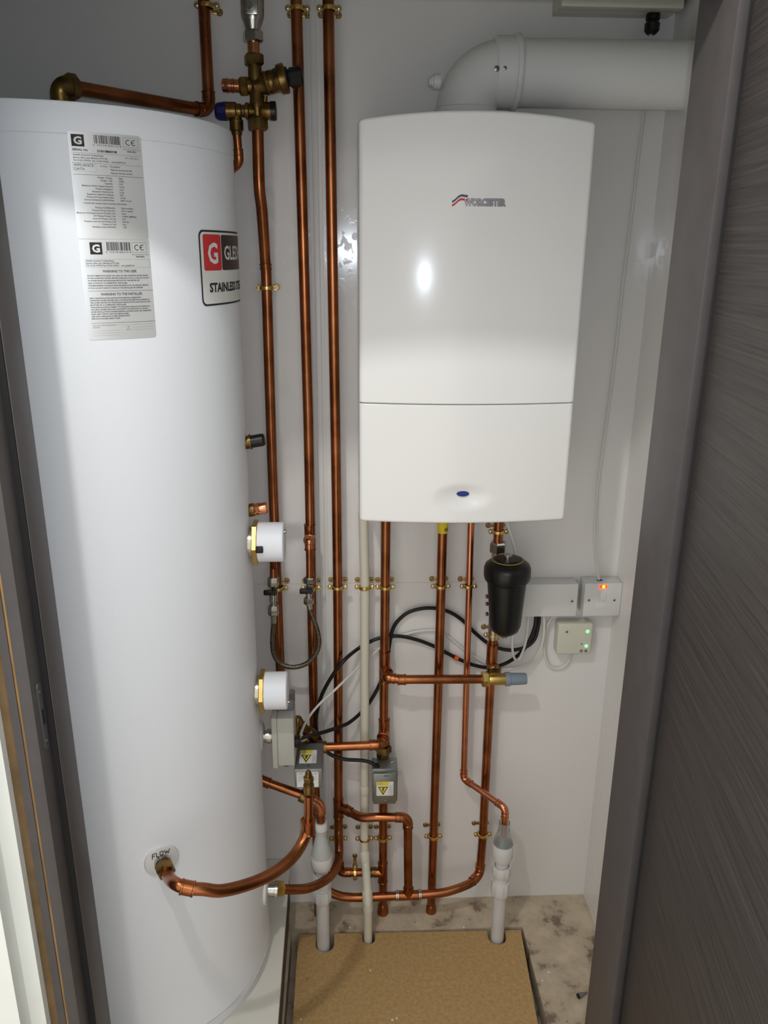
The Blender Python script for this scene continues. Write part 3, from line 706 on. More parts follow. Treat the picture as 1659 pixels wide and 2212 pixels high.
# short riser of the flow pipe with sweep
fz = fb.z
bend = [fb + fn_ * .010, fb + fn_ * .034]
e0 = fb + fn_ * .058
P = [fb + fn_ * .016, fb + fn_ * .046] + [U(*q) for q in ((378, 1908, -.632), (405, 1918, -.638), (440, 1921, -.634), (480, 1924, -.622), (540, 1909, -.592), (590, 1886, -.558), (632, 1852, -.520), (657, 1812, -.490), (666, 1770, -.480), (667, 1718, -.478))]
P = smooth_path(P, 7)
tf = thing('copper_pipe', 'bold copper flow pipe sweeping up from the FLOW boss on the cylinder', 'pipe', fb)
part('pipe', MB().tube(P, [R22 if q.z < U(666, 1783, -.482).z or k < 30 else .0088 for k, q in enumerate(P)], 18), COPPER, tf)
nb = part('boss_nut', MB().nut(fb + fn_ * .014, fn_, .024, .0172), BRASS, tf)
part('boss_collar', MB().lathe(fb + fn_ * .005, fn_, [(0, .0150), (.009, .0150)], 24), CHROME, tf)
el_i = 14
part('coupling', coupling_mb(P[21], P[23] - P[19], .024, R22 + .0004), COPPER, tf)
rt = U(667, 1718, -.478); r0 = U(666, 1785, -.482)
part('riser_coupling', coupling_mb(r0, (0, 0, 1), .030, R22 + .001), COPPER, tf)
vh = U(667, 1700, -.478)
av = thing('air_vent', 'brass air vent capping the copper riser before left valve box', 'air vent', vh)
part('body', MB().lathe(vh - Vector((0, 0, .012)), (0, 0, 1), [(0, .0085), (.001, .0100), (.018, .0100), (.0185, .0085), (.024, .0088)], 20), BRASS, av)
part('nut', MB().nut(vh + Vector((0, 0, .012)), (0, 0, 1), .012, .0098), BRASS, av)
part('cap', MB().lathe(vh + Vector((0, 0, .024)), (0, 0, 1), [(0, .0066), (.008, .0058), (.012, .0034), (.013, .002)], 14), BRASS, av)
# discharge pipe from behind the cylinder into the left tundish
TX = T1.x; TY = T1y
zt1 = lambda py: U(698, py, TY).z
P = [U(545, 1679, -.13), U(660, 1722, -.145), Vector((TX, TY, U(694, 1742, TY).z)), Vector((TX, TY, zt1(1795)))]
td = run('copper_pipe', 'brown copper discharge pipe from behind cylinder into left tundish', [P[0], P[1] + Vector((.006, 0, 0)), P[2] + Vector((0, 0, .006)), P[3]], R22 * .93, [.02, (.022, COPPER_B)], COPPER)
part('end_cap', coupling_mb(U(573, 1689, -.133), P[1] - P[0], .024, R22), COPPER, td)
part('brass_union', MB().lathe(U(648, 1717, -.145), P[1] - P[0], [(0, .0145), (.004, .0155), (.016, .0155), (.020, .0140)], 18), BRASS, td)
# expansion-relief tail beside the cylinder top
P = [U(511, 280, -.098), U(516, 336, -.098), U(513, 362, -.09), U(488, 380, -.05)]
tx = run('copper_pipe', 'thin copper relief tail dropping from the blue-capped valve behind cylinder', [P[0], U(517, 352, -.096), U(480, 376, -.060)], R15, [(.013, COPPER)], COPPER)

# cream condensate pipe
cp = thing('plastic_pipe', 'cream plastic condensate pipe from the boiler into the chipboard', 'pipe', Vector((WP.x, WPy, 0)))
P = [U(784.5, 1110, YP), U(788, 1260, YP), U(787.5, 1745, YP), U(787, 1836, -.050), U(790, 1866, -.062), U(793.5, 1925, -.118), U(794.5, 1950, WPy)]
P.append(Vector((WP.x, WPy, -.03)))
path, arcs = fillet(P, [.03] * 6)
part('pipe', MB().tube(path, .0108, 18), CREAM, cp)
def sock(pa_, pb_, r): 
    d = pb_ - pa_; L = d.length
    return MB().lathe(pa_, d, [(0, r - .0006), (.002, r + .0006), (L - .002, r + .0006), (L, r - .0006)], 20)
part('socket', sock(U(787.5, 1696, YP), U(787.5, 1716, YP), .0112), CREAM, cp)
part('bend_socket', sock(U(787, 1838, -.050), U(789.5, 1862, -.060), .0125), CREAM, cp)
part('bend_socket', sock(U(793, 1922, -.115), U(795, 1968, WPy), .0125), CREAM, cp)

# ================================================================== BRASS CLIPS
def clip_proto(name, label, loc, r, dy=-YP):
    """double saddle clip: wall plate with two screws, and two half rings with lugs round the pipe"""
    t = thing(name, label, 'pipe clip', loc, 'brass pipe clips'); c = Vector(loc); w = r + .0065
    bp = MB()
    for s in (-1, 1): bp.lathe((c.x + s * (w - .001), c.y + dy - .0002, c.z), (0, -1, 0), [(0, .0066), (.0026, .0066), (.0034, .0058)], 16)
    bp.box((c.x, c.y + dy - .0018, c.z), (2 * w, .0034, .0075), .001); bp.cyl((c.x, c.y + r, c.z), (0, 1, 0), dy - r - .002, .0042, 12)
    part('wall_plate', bp, CLIPB, t)
    for s in (-1, 1): part('screw', MB().lathe((c.x + s * (w - .001), c.y + dy - .0034, c.z), (0, -1, 0), [(0, .0036), (.0008, .0034), (.0016, .002), (.0012, .0006)], 12), SCREW, t)
    for nm, s in (('front_saddle', -1), ('back_saddle', 1)):
        m = MB(); P = [Vector((c.x + (r + .0012) * math.cos(q), c.y + s * (r + .0012) * math.sin(q), c.z)) for q in [math.pi * k / 14 for k in range(15)]]
        V = []; Fc = []
        for pnt in P:
            d = (pnt - c); d.z = 0; d.normalize()
            for a, h in ((0, -.0042), (.0022, -.0034), (.0026, 0), (.0022, .0034), (0, .0042)): V.append(pnt + d * a + Vector((0, 0, h)))
        for i in range(14):
            for k in range(5): Fc.append([i * 5 + k, i * 5 + (k + 1) % 5, (i + 1) * 5 + (k + 1) % 5, (i + 1) * 5 + k])
        Fc += [list(range(5)), list(range(70, 75))]; m.add(V, Fc)
        for sx in (-1, 1): m.lathe((c.x + sx * (w + .0005), c.y + s * .0001, c.z), (0, s, 0), [(0, .0056), (.0024, .0056), (.0030, .0048)], 14); m.box((c.x + sx * (r + .0035), c.y + s * .0013, c.z), (.008, .0024, .0072))
        part(nm, m, CLIPB if s > 0 else BRASS_N, t)
    for s in (-1, 1): part('lug_screw', MB().lathe((c.x + s * (w + .0005), c.y - .0030, c.z), (0, -1, 0), [(0, .0034), (.001, .0032), (.0018, .0018)], 12), CHROME, t)
    return t
K22 = clip_proto('pipe_clip', 'brass clip low on the riser between panel joint and boiler', U(729.5, 1268, YP), R22)
for px, py, lb in ((576, 622, 'brass clip alone on the cylinder-side pipe below the brass valves'), (601, 1270, 'brass clip behind the left filling tap'), (643, 18, 'brass clip at the top of the second riser, left of panel joint'),
                   (711, 18, 'brass clip at picture top just right of the panel joint'), (447, 12, 'brass clip top left, above the cylinder pipe elbow'), (672, 1270, 'brass clip behind the right filling tap'),
                   (788, 1268, 'brass clip holding the cream pipe below the boiler'), (832.5, 1268, 'brass clip on the pipe beside the cream pipe, below boiler'), (952, 1266, 'brass clip on the yellow-taped gas pipe below the boiler'),
                   (1077, 1148, 'brass clip tight under the boiler above the black filter'), (1066, 1371, 'brass clip half hidden behind the bottom of the black filter'), (787.5, 1811, 'brass clip holding the cream pipe near the floor'),
                   (827.5, 1810, 'brass clip near the floor under the right valve box'), (731, 1811, 'brass clip near the floor behind the sweeping riser'), (936, 1806, 'brass clip on the gas pipe near the floor'),
                   (1043, 1802, 'brass clip near the floor beside the clear tundish')):
    dup(K22, U(px, py, YP), lb)
dup(K22, U(767, 1885, YP), 'upright brass clip turned sideways on the low copper stub', (0, math.radians(90), 0))
clip_proto('pipe_clip', 'smaller brass clip on the thin pipe left of the black filter', U(1012, 1266, YP), R15)

# ================================================================== TOP VALVE SET (pressure reducing valve, isolator, relief valve)
YV = -.098
pv = thing('pressure_valve', 'brass pressure reducing valve set with black and blue knobs', 'valve', U(557, 280, YV))
up = Vector((0, 0, 1))
def at(px, py): return U(px, py, YV)
def seg_l(a, b, prof, seg=24): d = b - a; return MB().lathe(a, d, [(d.length * h, r) for h, r in prof], seg)
vb = part('body', seg_l(at(558, 272), at(549, 130), [(0, .0125), (.2, .0125), (.24, .0138), (.36, .0138), (.42, .0125), (.7, .0130), (.9, .0125), (1, .0120)]), BRASS, pv)
part('bottom_nut', MB().nut(at(558, 283), at(556, 255) - at(558, 283), .024, .0195), BRASS, pv)
part('top_nut', MB().nut(at(549.5, 142), at(548, 115) - at(549.5, 142), .019, .0185), BRASS, pv)
part('top_pipe', MB().tube([at(549, 130), at(547, 80)], R22, 18), COPPER_B, pv)
sc_ = part('spring_housing', seg_l(at(550, 188), at(620, 168), [(0, .015), (.22, .0165), (.32, .019), (.36, .0205), (.42, .0195), (.46, .0205), (.56, .0205), (.60, .0195), (.66, .0205), (.74, .0215), (.76, .0255), (.93, .0262), (.98, .025), (1, .018)], 28), BRASS, pv)
part('housing_web', MB().sheet([at(551, 150) + Vector((0, .004, 0)), at(551, 205) + Vector((0, .004, 0)), at(600, 190) + Vector((0, .004, 0)), at(588, 158) + Vector((0, .004, 0))], (0, -1, 0), .008), BRASS, pv)
part('adjusting_knob', seg_l(at(614, 169.5), at(654, 164), [(0, .0195), (.18, .0195), (.22, .0150), (.3, .0145), (.32, .0175), (.92, .0175), (1, .015)], 10), BLACK, pv, 'black adjusting knob', smooth=20)
part('side_nut', MB().nut(at(537, 186), at(516, 186.5) - at(537, 186), .016, .0178), BRASS, pv)
part('side_neck', seg_l(at(550, 186), at(516, 186), [(0, .010), (.3, .0135), (.6, .0125), (1, .012)]), BRASS, pv)
part('capped_stub', seg_l(at(518, 186), at(480, 184.5), [(0, .0112), (.3, .0112), (.33, .0124), (.42, .0124), (.46, .0114), (.58, .0114), (.62, .0124), (.72, .0124), (.76, .0116), (.95, .0116), (1, .0085)], 22), COPPER_B, pv, 'capped copper stub')
part('relief_arm', seg_l(at(555, 240), at(503, 240), [(0, .0125), (.2, .0120), (.30, .0120), (.34, .0145), (.46, .0145), (.5, .011), (.62, .0105), (.66, .0125), (.8, .0130), (1, .0130)]), BRASS, pv)
part('relief_body', seg_l(at(513, 240), at(487, 240), [(0, .012), (.12, .0155), (.9, .0162), (1, .014)]), BRASS, pv)
part('blue_cap', seg_l(at(489, 240), at(465, 241), [(0, .0158), (.05, .0166), (.75, .0150), (1, .0115)], 10), BLUE, pv, 'blue plastic relief cap', smooth=20)
part('relief_outlet', seg_l(at(510, 245), at(512, 292), [(0, .010), (.28, .0108), (.32, .0128), (.78, .0128), (.82, .0105), (.86, .0105), (.88, .0098), (1, .0098)]), BRASS, pv)
part('balanced_port', seg_l(at(560, 239.5), at(587, 240), [(0, .0125), (.25, .0150), (.9, .0155), (1, .0150)]), BRASS, pv)
part('black_plug', seg_l(at(585, 240), at(597, 240), [(0, .0168), (.85, .0168), (1, .015)]), BLACK, pv, 'black blanking plug')
part('gauge_stub', seg_l(at(572, 222), at(573, 207), [(0, .0045), (1, .0045)], 12), BRASS, pv)
lv = thing('lever_valve', 'chrome isolating valve above the brass pressure valve', 'valve', at(547, 86))
part('lower_nut', MB().nut(at(547, 92), at(546.5, 66) - at(547, 92), .019, .0190), CHROME, lv)
part('neck', seg_l(at(546.5, 68), at(546, 44), [(0, .0125), (.5, .0155), (1, .0185)]), CHROME, lv)
part('body', seg_l(at(546, 46), at(544, -60), [(0, .0185), (.1, .0205), (.4, .0212), (.8, .0205), (1, .0185)]), CHROME, lv)
c = U(543.5, 14, YV - .024); part('lever', MB().box(c + Vector((0, 0, .010)), (.022, .006, .045), .0015), CHROME, lv); part('lever_nut', MB().nut(U(540, 12, YV - .026), (0, -1, 0), .006, .006), SCREW, lv)

# ================================================================== FILLING LOOP
YF = -.088
def small_tap(name, label, top_px, bot_px, lever_px, xs_):
    a, b = U(*top_px, YF), U(*bot_px, YF)
    t = thing(name, label, 'tap', b)
    d = b - a; L = d.length
    part('inlet_nut', MB().nut(a, d, L * .24, .0128), CHROME, t)
    part('body', MB().lathe(a, d, [(L * .2, .0072), (L * .34, .0072), (L * .36, .0090), (L * .62, .0090), (L * .64, .0070), (L * .80, .0070)], 16), CHROME, t)
    part('outlet_nut', MB().nut(a + d * .72, d, L * .26, .0124 if xs_ else .0118), CHROME, t)
    q = U(*lever_px, YF - .014); part('lever', MB().box(q, (.028, .007, .012), .002), BLACK, t, 'black lever'); part('lever_hub', MB().cyl(q + Vector((.009, -.004, 0)), (0, 1, 0), .016, .0068, 14, .001), BLACK, t)
    return t
small_tap('filling_tap', 'small chrome tap with black lever nearest the cylinder', (590.5, 1246), (591, 1330), (583, 1280), True)
small_tap('filling_tap', 'small chrome tap with black lever on the second riser', (668.5, 1246), (667, 1306), (661, 1277), False)
tpn = thing('copper_stub', 'short copper stub behind the upper immersion heater feeding the left tap', 'pipe', U(590.5, 1248, YF)); part('pipe', MB().tube([U(590, 1205, YF + .03), U(590.5, 1232, YF), U(590.5, 1250, YF)], R15, 14), COPPER, tpn)
hs = thing('flexible_hose', 'braided steel hose hanging in a loop between the two taps', 'hose', U(638, 1438, YF))
hp = smooth_path([U(*q, YF) for q in ((592, 1338), (590, 1360), (588.5, 1385), (591, 1410), (602, 1430), (622, 1440), (644, 1440), (667, 1430), (683, 1410), (689, 1390), (687, 1368), (680, 1345), (672, 1322), (668, 1308))], 6)
part('braid', MB().tube(hp, .0056, 14), BRAID, hs)
for a, b in ((hp[0] + Vector((0, 0, .016)), hp[2]), (hp[-1] + Vector((-.001, 0, .006)), hp[-4])): part('ferrule', MB().tube([a, b], .0066, 14), CHROME, hs)

# ================================================================== CYLINDER STAT BOX and ZONE VALVES
YS = -.255
bx0, bx1 = U(589, 1650, YS).x, U(637, 1650, YS).x
zt_, zb_ = U(612, 1552, YS).z, U(612, 1655, YS).z
sb = thing('thermostat_box', 'pale grey thermostat box screwed to the cylinder flank', 'thermostat', (bx0, YS, zb_))
xm = U(601, 1650, YS).x; dp = .062
part('back_half', MB().box(((bx0 + xm) / 2, YS + dp / 2, (zt_ + zb_) / 2 - .003), (xm - bx0, dp, zt_ - zb_ + .006), .002), GREY_BOX, sb)
part('cover', MB().box(((xm + bx1) / 2, YS + dp / 2 - .001, (zt_ + zb_) / 2 + .001), (bx1 - xm, dp + .002, zt_ - zb_), .003), GREY_BOX, sb)
part('top_hood', MB().box(((bx0 + bx1) / 2 + .004, YS + dp / 2 + .022, zt_ + .012), (bx1 - bx0 - .010, dp - .012, .030), .004), GREY_DK, sb)
q = U(573, 1590, -.24); q.x = CCX + CR - .002
part('boss_disc', MB().lathe(q - Vector((.004, 0, 0)), (1, 0, 0), [(0, .032), (.006, .031), (.009, .026), (.0095, .010)], 32), PVC_W, sb)
part('chrome_neck', MB().lathe(q, (1, 0, 0), [(0, .0125), (.012, .0125), (.0125, .0155), (.022, .0155), (.0225, .012), (bx0 - q.x + .004, .012)], 20), CHROME, sb)
q = U(617, 1657, YS); part('gland', MB().lathe(q + Vector((0, .02, .004)), (0, 0, -1), [(0, .010), (.008, .010), (.011, .007)], 18), GREY_BOX, sb); part('gland_ring', MB().lathe(q + Vector((.001, .020, -.001)), (0, 0, -1), [(0, .0112), (.004, .0112), (.006, .0085)], 18), BLACK, sb)
q = U(641, 1601, -.235); part('cable_gland', MB().box(q + Vector((0, 0, 0)), (.016, .020, .022), .003), BLACK, sb)
bu = thing('brass_union', 'dull brass union between the thermostat box and second riser', 'fitting', U(672, 1585, -.10))
a, b = U(638, 1562, -.13), U(682, 1592, -.085); d = b - a; L = d.length
part('body', MB().lathe(a, d, [(0, .013), (L * .3, .0155), (L * .34, .0120), (L * .55, .0110), (L * .58, .0140), (L * .85, .0140), (L, .0105)], 20), BRASS, bu)
part('drain_body', MB().lathe(U(640, 1583, -.135), U(644, 1545, -.135) - U(640, 1583, -.135), [(0, .011), (.01, .0128), (.034, .0128), (.042, .0080)], 18), BRASS, bu)

def warn_sticker(parent, o, ux, uy, W, Hh, name='warning_sticker'):
    s = part(name, MB().add([Vector(o) + ux * u + uy * v + ux.cross(uy) * .0004 for u, v in rrect(0, -Hh, W, 0, .002)], [list(range(28))]), PAPER, parent)
    w = W * .72; y = Print(); y.rect(.001, -Hh * .26, w, -.0006)
    tri = [(.0035, -Hh * .36), (w - .001, -Hh * .36), ((.0025 + w) / 2, -Hh * .95)]; k = Print(); k.poly(tri)
    cx_ = (tri[0][0] + tri[1][0]) / 2; cy_ = -Hh * .52; inn = [(cx_ + (a - cx_) * .76, cy_ + (b_ - cy_) * .72) for a, b_ in tri]
    part('yellow_band', y.flat(o, ux, uy, .0007), YELLOW, s, smooth=0); part('triangle_border', k.flat(o, ux, uy, .0007), INK, s, smooth=0)
    y2 = Print(); y2.poly(inn); part('yellow_triangle', y2.flat(o, ux, uy, .0010), YELLOW, s, smooth=0)
    bt = Print(); h = Hh * .30; bt.poly([(cx_ + .12 * h, cy_ + .42 * h), (cx_ - .30 * h, cy_ - .12 * h), (cx_ - .02 * h, cy_ - .06 * h), (cx_ + .30 * h, cy_ + .42 * h)]); bt.poly([(cx_ + .24 * h, cy_ + .12 * h), (cx_ - .02 * h, cy_ + .06 * h), (cx_ - .16 * h, cy_ - .62 * h), (cx_ - .02 * h, cy_ - .56 * h)])
    tx_ = Print()
    for i in range(3): tx_.text('WARNING HIGH VOLTAGE'[i * 7:i * 7 + 6], .004, -Hh * (.10 + .065 * i), Hh * .07)
    for i in range(3): tx_.text('ISOLATE SUPPLY BEFORE REMOVING COVER', w + .0035 + i * .0030, -Hh + .002, .0026, rot=math.pi / 2, wid=.55)
    part('lightning_bolt', bt.flat(o, ux, uy, .0013), INK, s, smooth=0); part('fine_print', tx_.flat(o, ux, uy, .0010), INK_L, s, smooth=0)
    return s
X_, Y_, Z_ = Vector((1, 0, 0)), Vector((0, 1, 0)), Vector((0, 0, 1))
# zone valve beside the cylinder: head lies forward, cover on top
yf = -.255
zf1 = U(665, 1660, yf).z; zf0 = U(665, 1701, yf).z
x0, x1 = U(637.5, 1660, yf).x, U(694.5, 1660, yf).x
yb1 = UZ(665, 1605, zf1).y
zv = thing('zone_valve', 'grey motor valve box on the left, yellow warning sticker on its top', 'zone valve', ((x0 + x1) / 2, yb1, zf0))
part('head_cover', MB().box(((x0 + x1) / 2, (yf + yb1) / 2, (zf1 + zf0) / 2 + .004), (x1 - x0, yb1 - yf, zf1 - zf0 - .008), .0025), STEEL_D, zv)
part('base_plate', MB().box(((x0 + x1) / 2, (yf + yb1) / 2 - .001, (zf1 + zf0) / 2 - .001), (x1 - x0 + .003, yb1 - yf + .001, zf1 - zf0 - .004), .001), STEEL, zv)
fp = MB().box(((x0 + x1) / 2, yf - .0012, (zf1 + zf0) / 2), (x1 - x0 + .002, .0016, zf1 - zf0), .0006); fr = part('front_plate', fp, STEEL, zv)
o = Vector((x0 + .003, yf - .002, zf1 - .008)); W, Hh = x1 - x0 - .010, (zf1 - zf0) * .78
st = part('rating_sticker', MB().add([o + X_ * u + Z_ * v - Y_ * .0004 for u, v in rrect(0, -Hh, W, 0, .0015)], [list(range(28))]), PAPER, zv)
p = Print(); p.text('2 PORT VALVE', .002, -.0050, .0034, bold=.0001); p.text('22mm  28mm', W - .002, -.0050, .0030, 'RIGHT', .0001)
for k in range(5): p.text('230V 50Hz 6W'[:10 - k], .003, -.0095 - k * .0036, .0028)
for k in range(3): p.text('MAX 8.6 bar', W - .003, -.0110 - k * .0040, .0028, 'RIGHT')
part('sticker_print', p.flat(o, X_, Z_, .0008), INK_G, st, smooth=0)
sw = (x1 - x0) * .66
warn_sticker(zv, Vector((x0 + (x1 - x0) * .13, yb1 + (yf - yb1) * .30, zf1 + .0004)), X_, Y_, sw, (yb1 - yf) * .52)
slotscrew(zv, ((x0 + x1) / 2, yf + .009, zf1), (0, 0, 1), .003)
vcx = (x0 + x1) / 2; vz = U(690, 1614, -.09).z
part('valve_body', MB().lathe((x0 - .004, -.090, vz), (1, 0, 0), [(0, .0135), (.014, .0150), (.02, .019), (x1 - x0 - .012, .019), (x1 - x0 - .006, .0150), (x1 - x0 + .010, .0145)], 22), BRASS, zv)
part('valve_stem', MB().cyl((vcx, yb1 - .006, vz), (0, 1, 0), -.09 - yb1 + .006, .018, 20), BRASS, zv)
# zone valve on the boiler pipe: head faces the room
yf2 = -.108
X0, X1 = U(806.5, 1700, yf2).x, U(856, 1700, yf2).x
Z1, Z0 = U(830, 1672, yf2).z, U(830, 1738, yf2).z
yb2 = -.060
z2 = thing('zone_valve', 'grey motor valve box on the right, warning sticker on its front', 'zone valve', ((X0 + X1) / 2, yf2, Z0))
part('base_plate', MB().box(((X0 + X1) / 2 + .001, (yf2 + yb2) / 2 + .012, (Z1 + Z0) / 2 + .002), (X1 - X0 + .006, .046, Z1 - Z0 + .006), .001), STEEL, z2)
part('head_cover', MB().box(((X0 + X1) / 2, (yf2 + yb2) / 2 - .002, (Z1 + Z0) / 2), (X1 - X0, yb2 - yf2 - .006, Z1 - Z0), .0025), STEEL, z2)
warn_sticker(z2, Vector((X0 + .0075, yf2 + .0006, Z1 - .022)), X_, Z_, (X1 - X0) * .74, (Z1 - Z0) * .46)
slotscrew(z2, ((X0 + X1) / 2 + .003, yf2 + .001, Z0 + .009), (0, -1, 0), .0038)
part('slot', MB().box(((X0 + X1) / 2 + .003, yf2 + .0012, Z1 - .006), (.011, .0012, .0016)), DARK, z2)
part('manual_lever', MB().box(((X0 + X1) / 2 + .022, yb2 - .006, Z1 + .0045), (.012, .004, .004), .0008), CHROME, z2)
part('valve_body', MB().lathe((U(828, 1640, YP).x, YP, Z1 + .028), (0, 0, -1), [(0, .0135), (.004, .0175), (.020, .0175), (.024, .0150), (Z1 - Z0 + .03, .0150)], 6, True, .3), BRASS, z2)
part('valve_nut', MB().nut((U(828, 1640, YP).x, YP, Z1 + .018), (0, 0, 1), .020, .0205), BRASS, z2)
q = U(814, 1664, -.085); part('cable_gland', MB().lathe(Vector((q.x, q.y, Z1 + .012)), (.15, .1, -1), [(0, .0050), (.004, .0062), (.016, .0068)], 14), BLACK, z2)

# ================================================================== TUNDISHES AND WASTE PIPES
def tundish(name, label, cat_glass, x, y, z, k):
    """z maps photo rows to heights; k = rows: socket top, socket bottom, cone bottom, cup bottom, tail bottom, nut1 top/bottom, nut2 top/bottom"""
    t = thing(name, label, 'tundish', (x, y, z(k[8])))
    o = Vector((x, y, 0)); Z3 = lambda r: Vector((x, y, z(r)))
    L = z(k[0]) - z(k[2]); hs_ = z(k[0]) - z(k[1])
    part('cone', MB().lathe(Z3(k[0]), (0, 0, -1), [(0, .0135), (hs_, .0140), (hs_ + .001, .0125), (L * .55, .0165), (L, .0255), (L, .0240), (L * .55, .0150), (hs_ + .001, .0110), (0, .0118)], 28, False), cat_glass, t)
    Lc = z(k[2]) - z(k[3])
    part('cup', MB().lathe(Z3(k[2]), (0, 0, -1), [(.004, .0225), (0, .0225), (0, .0262), (.002, .0268), (Lc * .8, .0258), (Lc, .0215), (Lc + .001, .0170), (Lc * .7, .0160)], 32, False), PVC_W, t)
    part('tail', MB().lathe(Z3(k[3]), (0, 0, -1), [(-.004, .0165), (z(k[3]) - z(k[6]) + .002, .0165)], 24), WASTE_W, t)
    part('tube_liner', MB().lathe(Z3(k[3]), (0, 0, -1), [(-.010, .0110), (.002, .0100)], 20), PVC_W, t)
    for a, b in ((k[5], k[6]), (k[7], k[8])):
        h = z(a) - z(b)
        part('union_nut', MB().lathe(Z3(a), (0, 0, -1), [(.002, .0180), (0, .0190), (0, .0222), (h * .2, .0238), (h * .85, .0238), (h, .0215), (h, .018)], 10, False), PVC_W, t, smooth=25)
    part('union_body', MB().lathe(Z3(k[6]), (0, 0, -1), [(-.006, .0188), (z(k[6]) - z(k[7]) + .006, .0188)], 24), PVC_W, t)
    return t
t_l = tundish('tundish', 'milky white tundish beside the cylinder, ending the left discharge pipe', MILKY, TX, TY, zt1, (1776, 1800, 1846, 1874, 1886, 1884, 1912, 1918, 1944))
part('spout', MB().lathe(Vector((TX, TY, zt1(1798))), (0, 0, -1), [(0, .0125), (.010, .0085), (.024, .0090), (.046, .0150), (.054, .0165)], 20), PVC_W, t_l)
part('socket', MB().lathe(Vector((TX, TY, zt1(1775))), (0, 0, -1), [(0, .0150), (.002, .0160), (.020, .0160), (.023, .0135)], 24), PVC_W, t_l)
tundish('tundish', 'clear-topped white tundish on the right with thin copper pipe inside', CLEAR, T2.x, T2y, zt2, (1776, 1786, 1820, 1856, 1870, 1868, 1890, 1902, 1930))
for x, y, zf_, lb in ((TX, TY, zt1(1936), 'white waste pipe rising from the chipboard to the left tundish'), (T2.x, T2y, zt2(1922), 'white waste pipe rising from the chipboard to the right tundish')):
    solo('waste_pipe', MB().lathe((x, y, -.03), (0, 0, 1), [(0, .0165), (zf_ + .03, .0165)], 28), WASTE_W, lb, 'pipe', 'white waste pipes')

# ================================================================== BOILER
BX0, BX1 = .0195, .4200; BXC = (BX0 + BX1) / 2; BHW = (BX1 - BX0) / 2
YE, SAG = -.288, .020
def front(x): u = (x - BXC) / BHW; return YE - SAG * (1 - u * u)
BZ0, BZS, BZ1 = 1.189, U(1000, 873, -.30).z, 1.893
def ztop(x): u = (x - BXC) / BHW; return BZ1 + .013 * (1 - u * u)
def section(inset=0., n=72, yb=-.0004):
    P = [Vector((BX0 + inset, yb, 0))]; r = .010
    x0, x1 = BX0 + inset, BX1 - inset
    ye = front(BX0) + inset
    for k in range(7): q = math.pi / 2 * k / 6; P.append(Vector((x0 + r - r * math.cos(q), front(x0 + r) + inset + r - r * math.sin(q), 0)))
    for k in range(1, n): x = x0 + r + (x1 - x0 - 2 * r) * k / n; P.append(Vector((x, front(x) + inset, 0)))
    for k in range(7): q = math.pi / 2 * k / 6; P.append(Vector((x1 - r + r * math.sin(q), front(x1 - r) + inset + r - r * math.cos(q), 0)))
    P.append(Vector((x1, yb, 0))); return P
def loft(rows, cap0=True, cap1=True):
    n = len(rows[0]); V = [p for r in rows for p in r]; Fc = []
    for i in range(len(rows) - 1):
        for k in range(n):
            k2 = (k + 1) % n; Fc.append([i * n + k, i * n + k2, (i + 1) * n + k2, (i + 1) * n + k])
    if cap0: Fc.append(list(range(n))[::-1])
    if cap1: Fc.append([(len(rows) - 1) * n + k for k in range(n)])
    return MB().add(V, Fc)
bo = thing('boiler', 'white wall-hung boiler with bowed front panel', 'boiler', (BXC, -.15, BZ0))
rows = []; rf = .006
for q in range(0, 6): a = math.pi / 2 * q / 5; rows.append([Vector((p.x, p.y, BZS + .0008 + .002 * (1 - math.cos(0)) )) for p in section(0)] if False else [Vector((p.x, p.y, BZS + .0008 + .0018 * math.sin(a))) for p in section(.0018 * (1 - math.sin(a)))])
for q in range(0, 7): a = math.pi / 2 * q / 6; rows.append([Vector((p.x, p.y, ztop(p.x) - rf + rf * math.sin(a))) for p in section(rf * (1 - math.cos(a)))])
part('front_cover', loft(rows), BOILER_W, bo, smooth=40)
bc = U(1000, 1067, -.303)
def dimple(p):
    if p.y > YE + .004: return p
    u = (p.x - bc.x) / .062; v = (p.z - bc.z + .006) / .030; d2 = u * u + v * v
    if d2 >= 1: return p
    return Vector((p.x, p.y + .0085 * (1 - d2) ** 2, p.z))
rows = []; nz = 70
for q in range(0, 6): a = math.pi / 2 * q / 5; rows.append([Vector((p.x, p.y, BZ0 + .005 * (1 - math.cos(a)) if False else BZ0 + .005 - .005 * math.cos(a))) for p in section(.005 * (1 - math.sin(a)))])
for k in range(1, nz): z = BZ0 + .005 + (BZS - .0008 - .0018 - BZ0 - .005) * k / nz; rows.append([dimple(Vector((p.x, p.y, z))) for p in section(0)])
for q in range(0, 6): a = math.pi / 2 * q / 5; rows.append([Vector((p.x, p.y, BZS - .0008 - .0018 + .0018 * math.sin(a))) for p in section(.0018 * (1 - math.cos(a)))])
part('lower_flap', loft(rows), BOILER_W, bo, smooth=40)
part('inner_chassis', MB().box((BXC, -.1256, (BZ0 + BZ1) / 2), (BX1 - BX0 - .012, .25, BZ1 - BZ0 - .004)), GREY_DK, bo)
by = front(bc.x) + .0080
part('button', MB().add([Vector((bc.x + .0118 * math.cos(q), by - .003, bc.z + .0052 * math.sin(q))) for q in [2 * math.pi * k / 28 for k in range(28)]] + [Vector((bc.x + .0128 * math.cos(q), by + .004, bc.z + .0062 * math.sin(q))) for q in [2 * math.pi * k / 28 for k in range(28)]], [list(range(28))] + [[k, (k + 1) % 28, 28 + (k + 1) % 28, 28 + k] for k in range(28)]), BLUE_B, bo, 'small oval blue button')
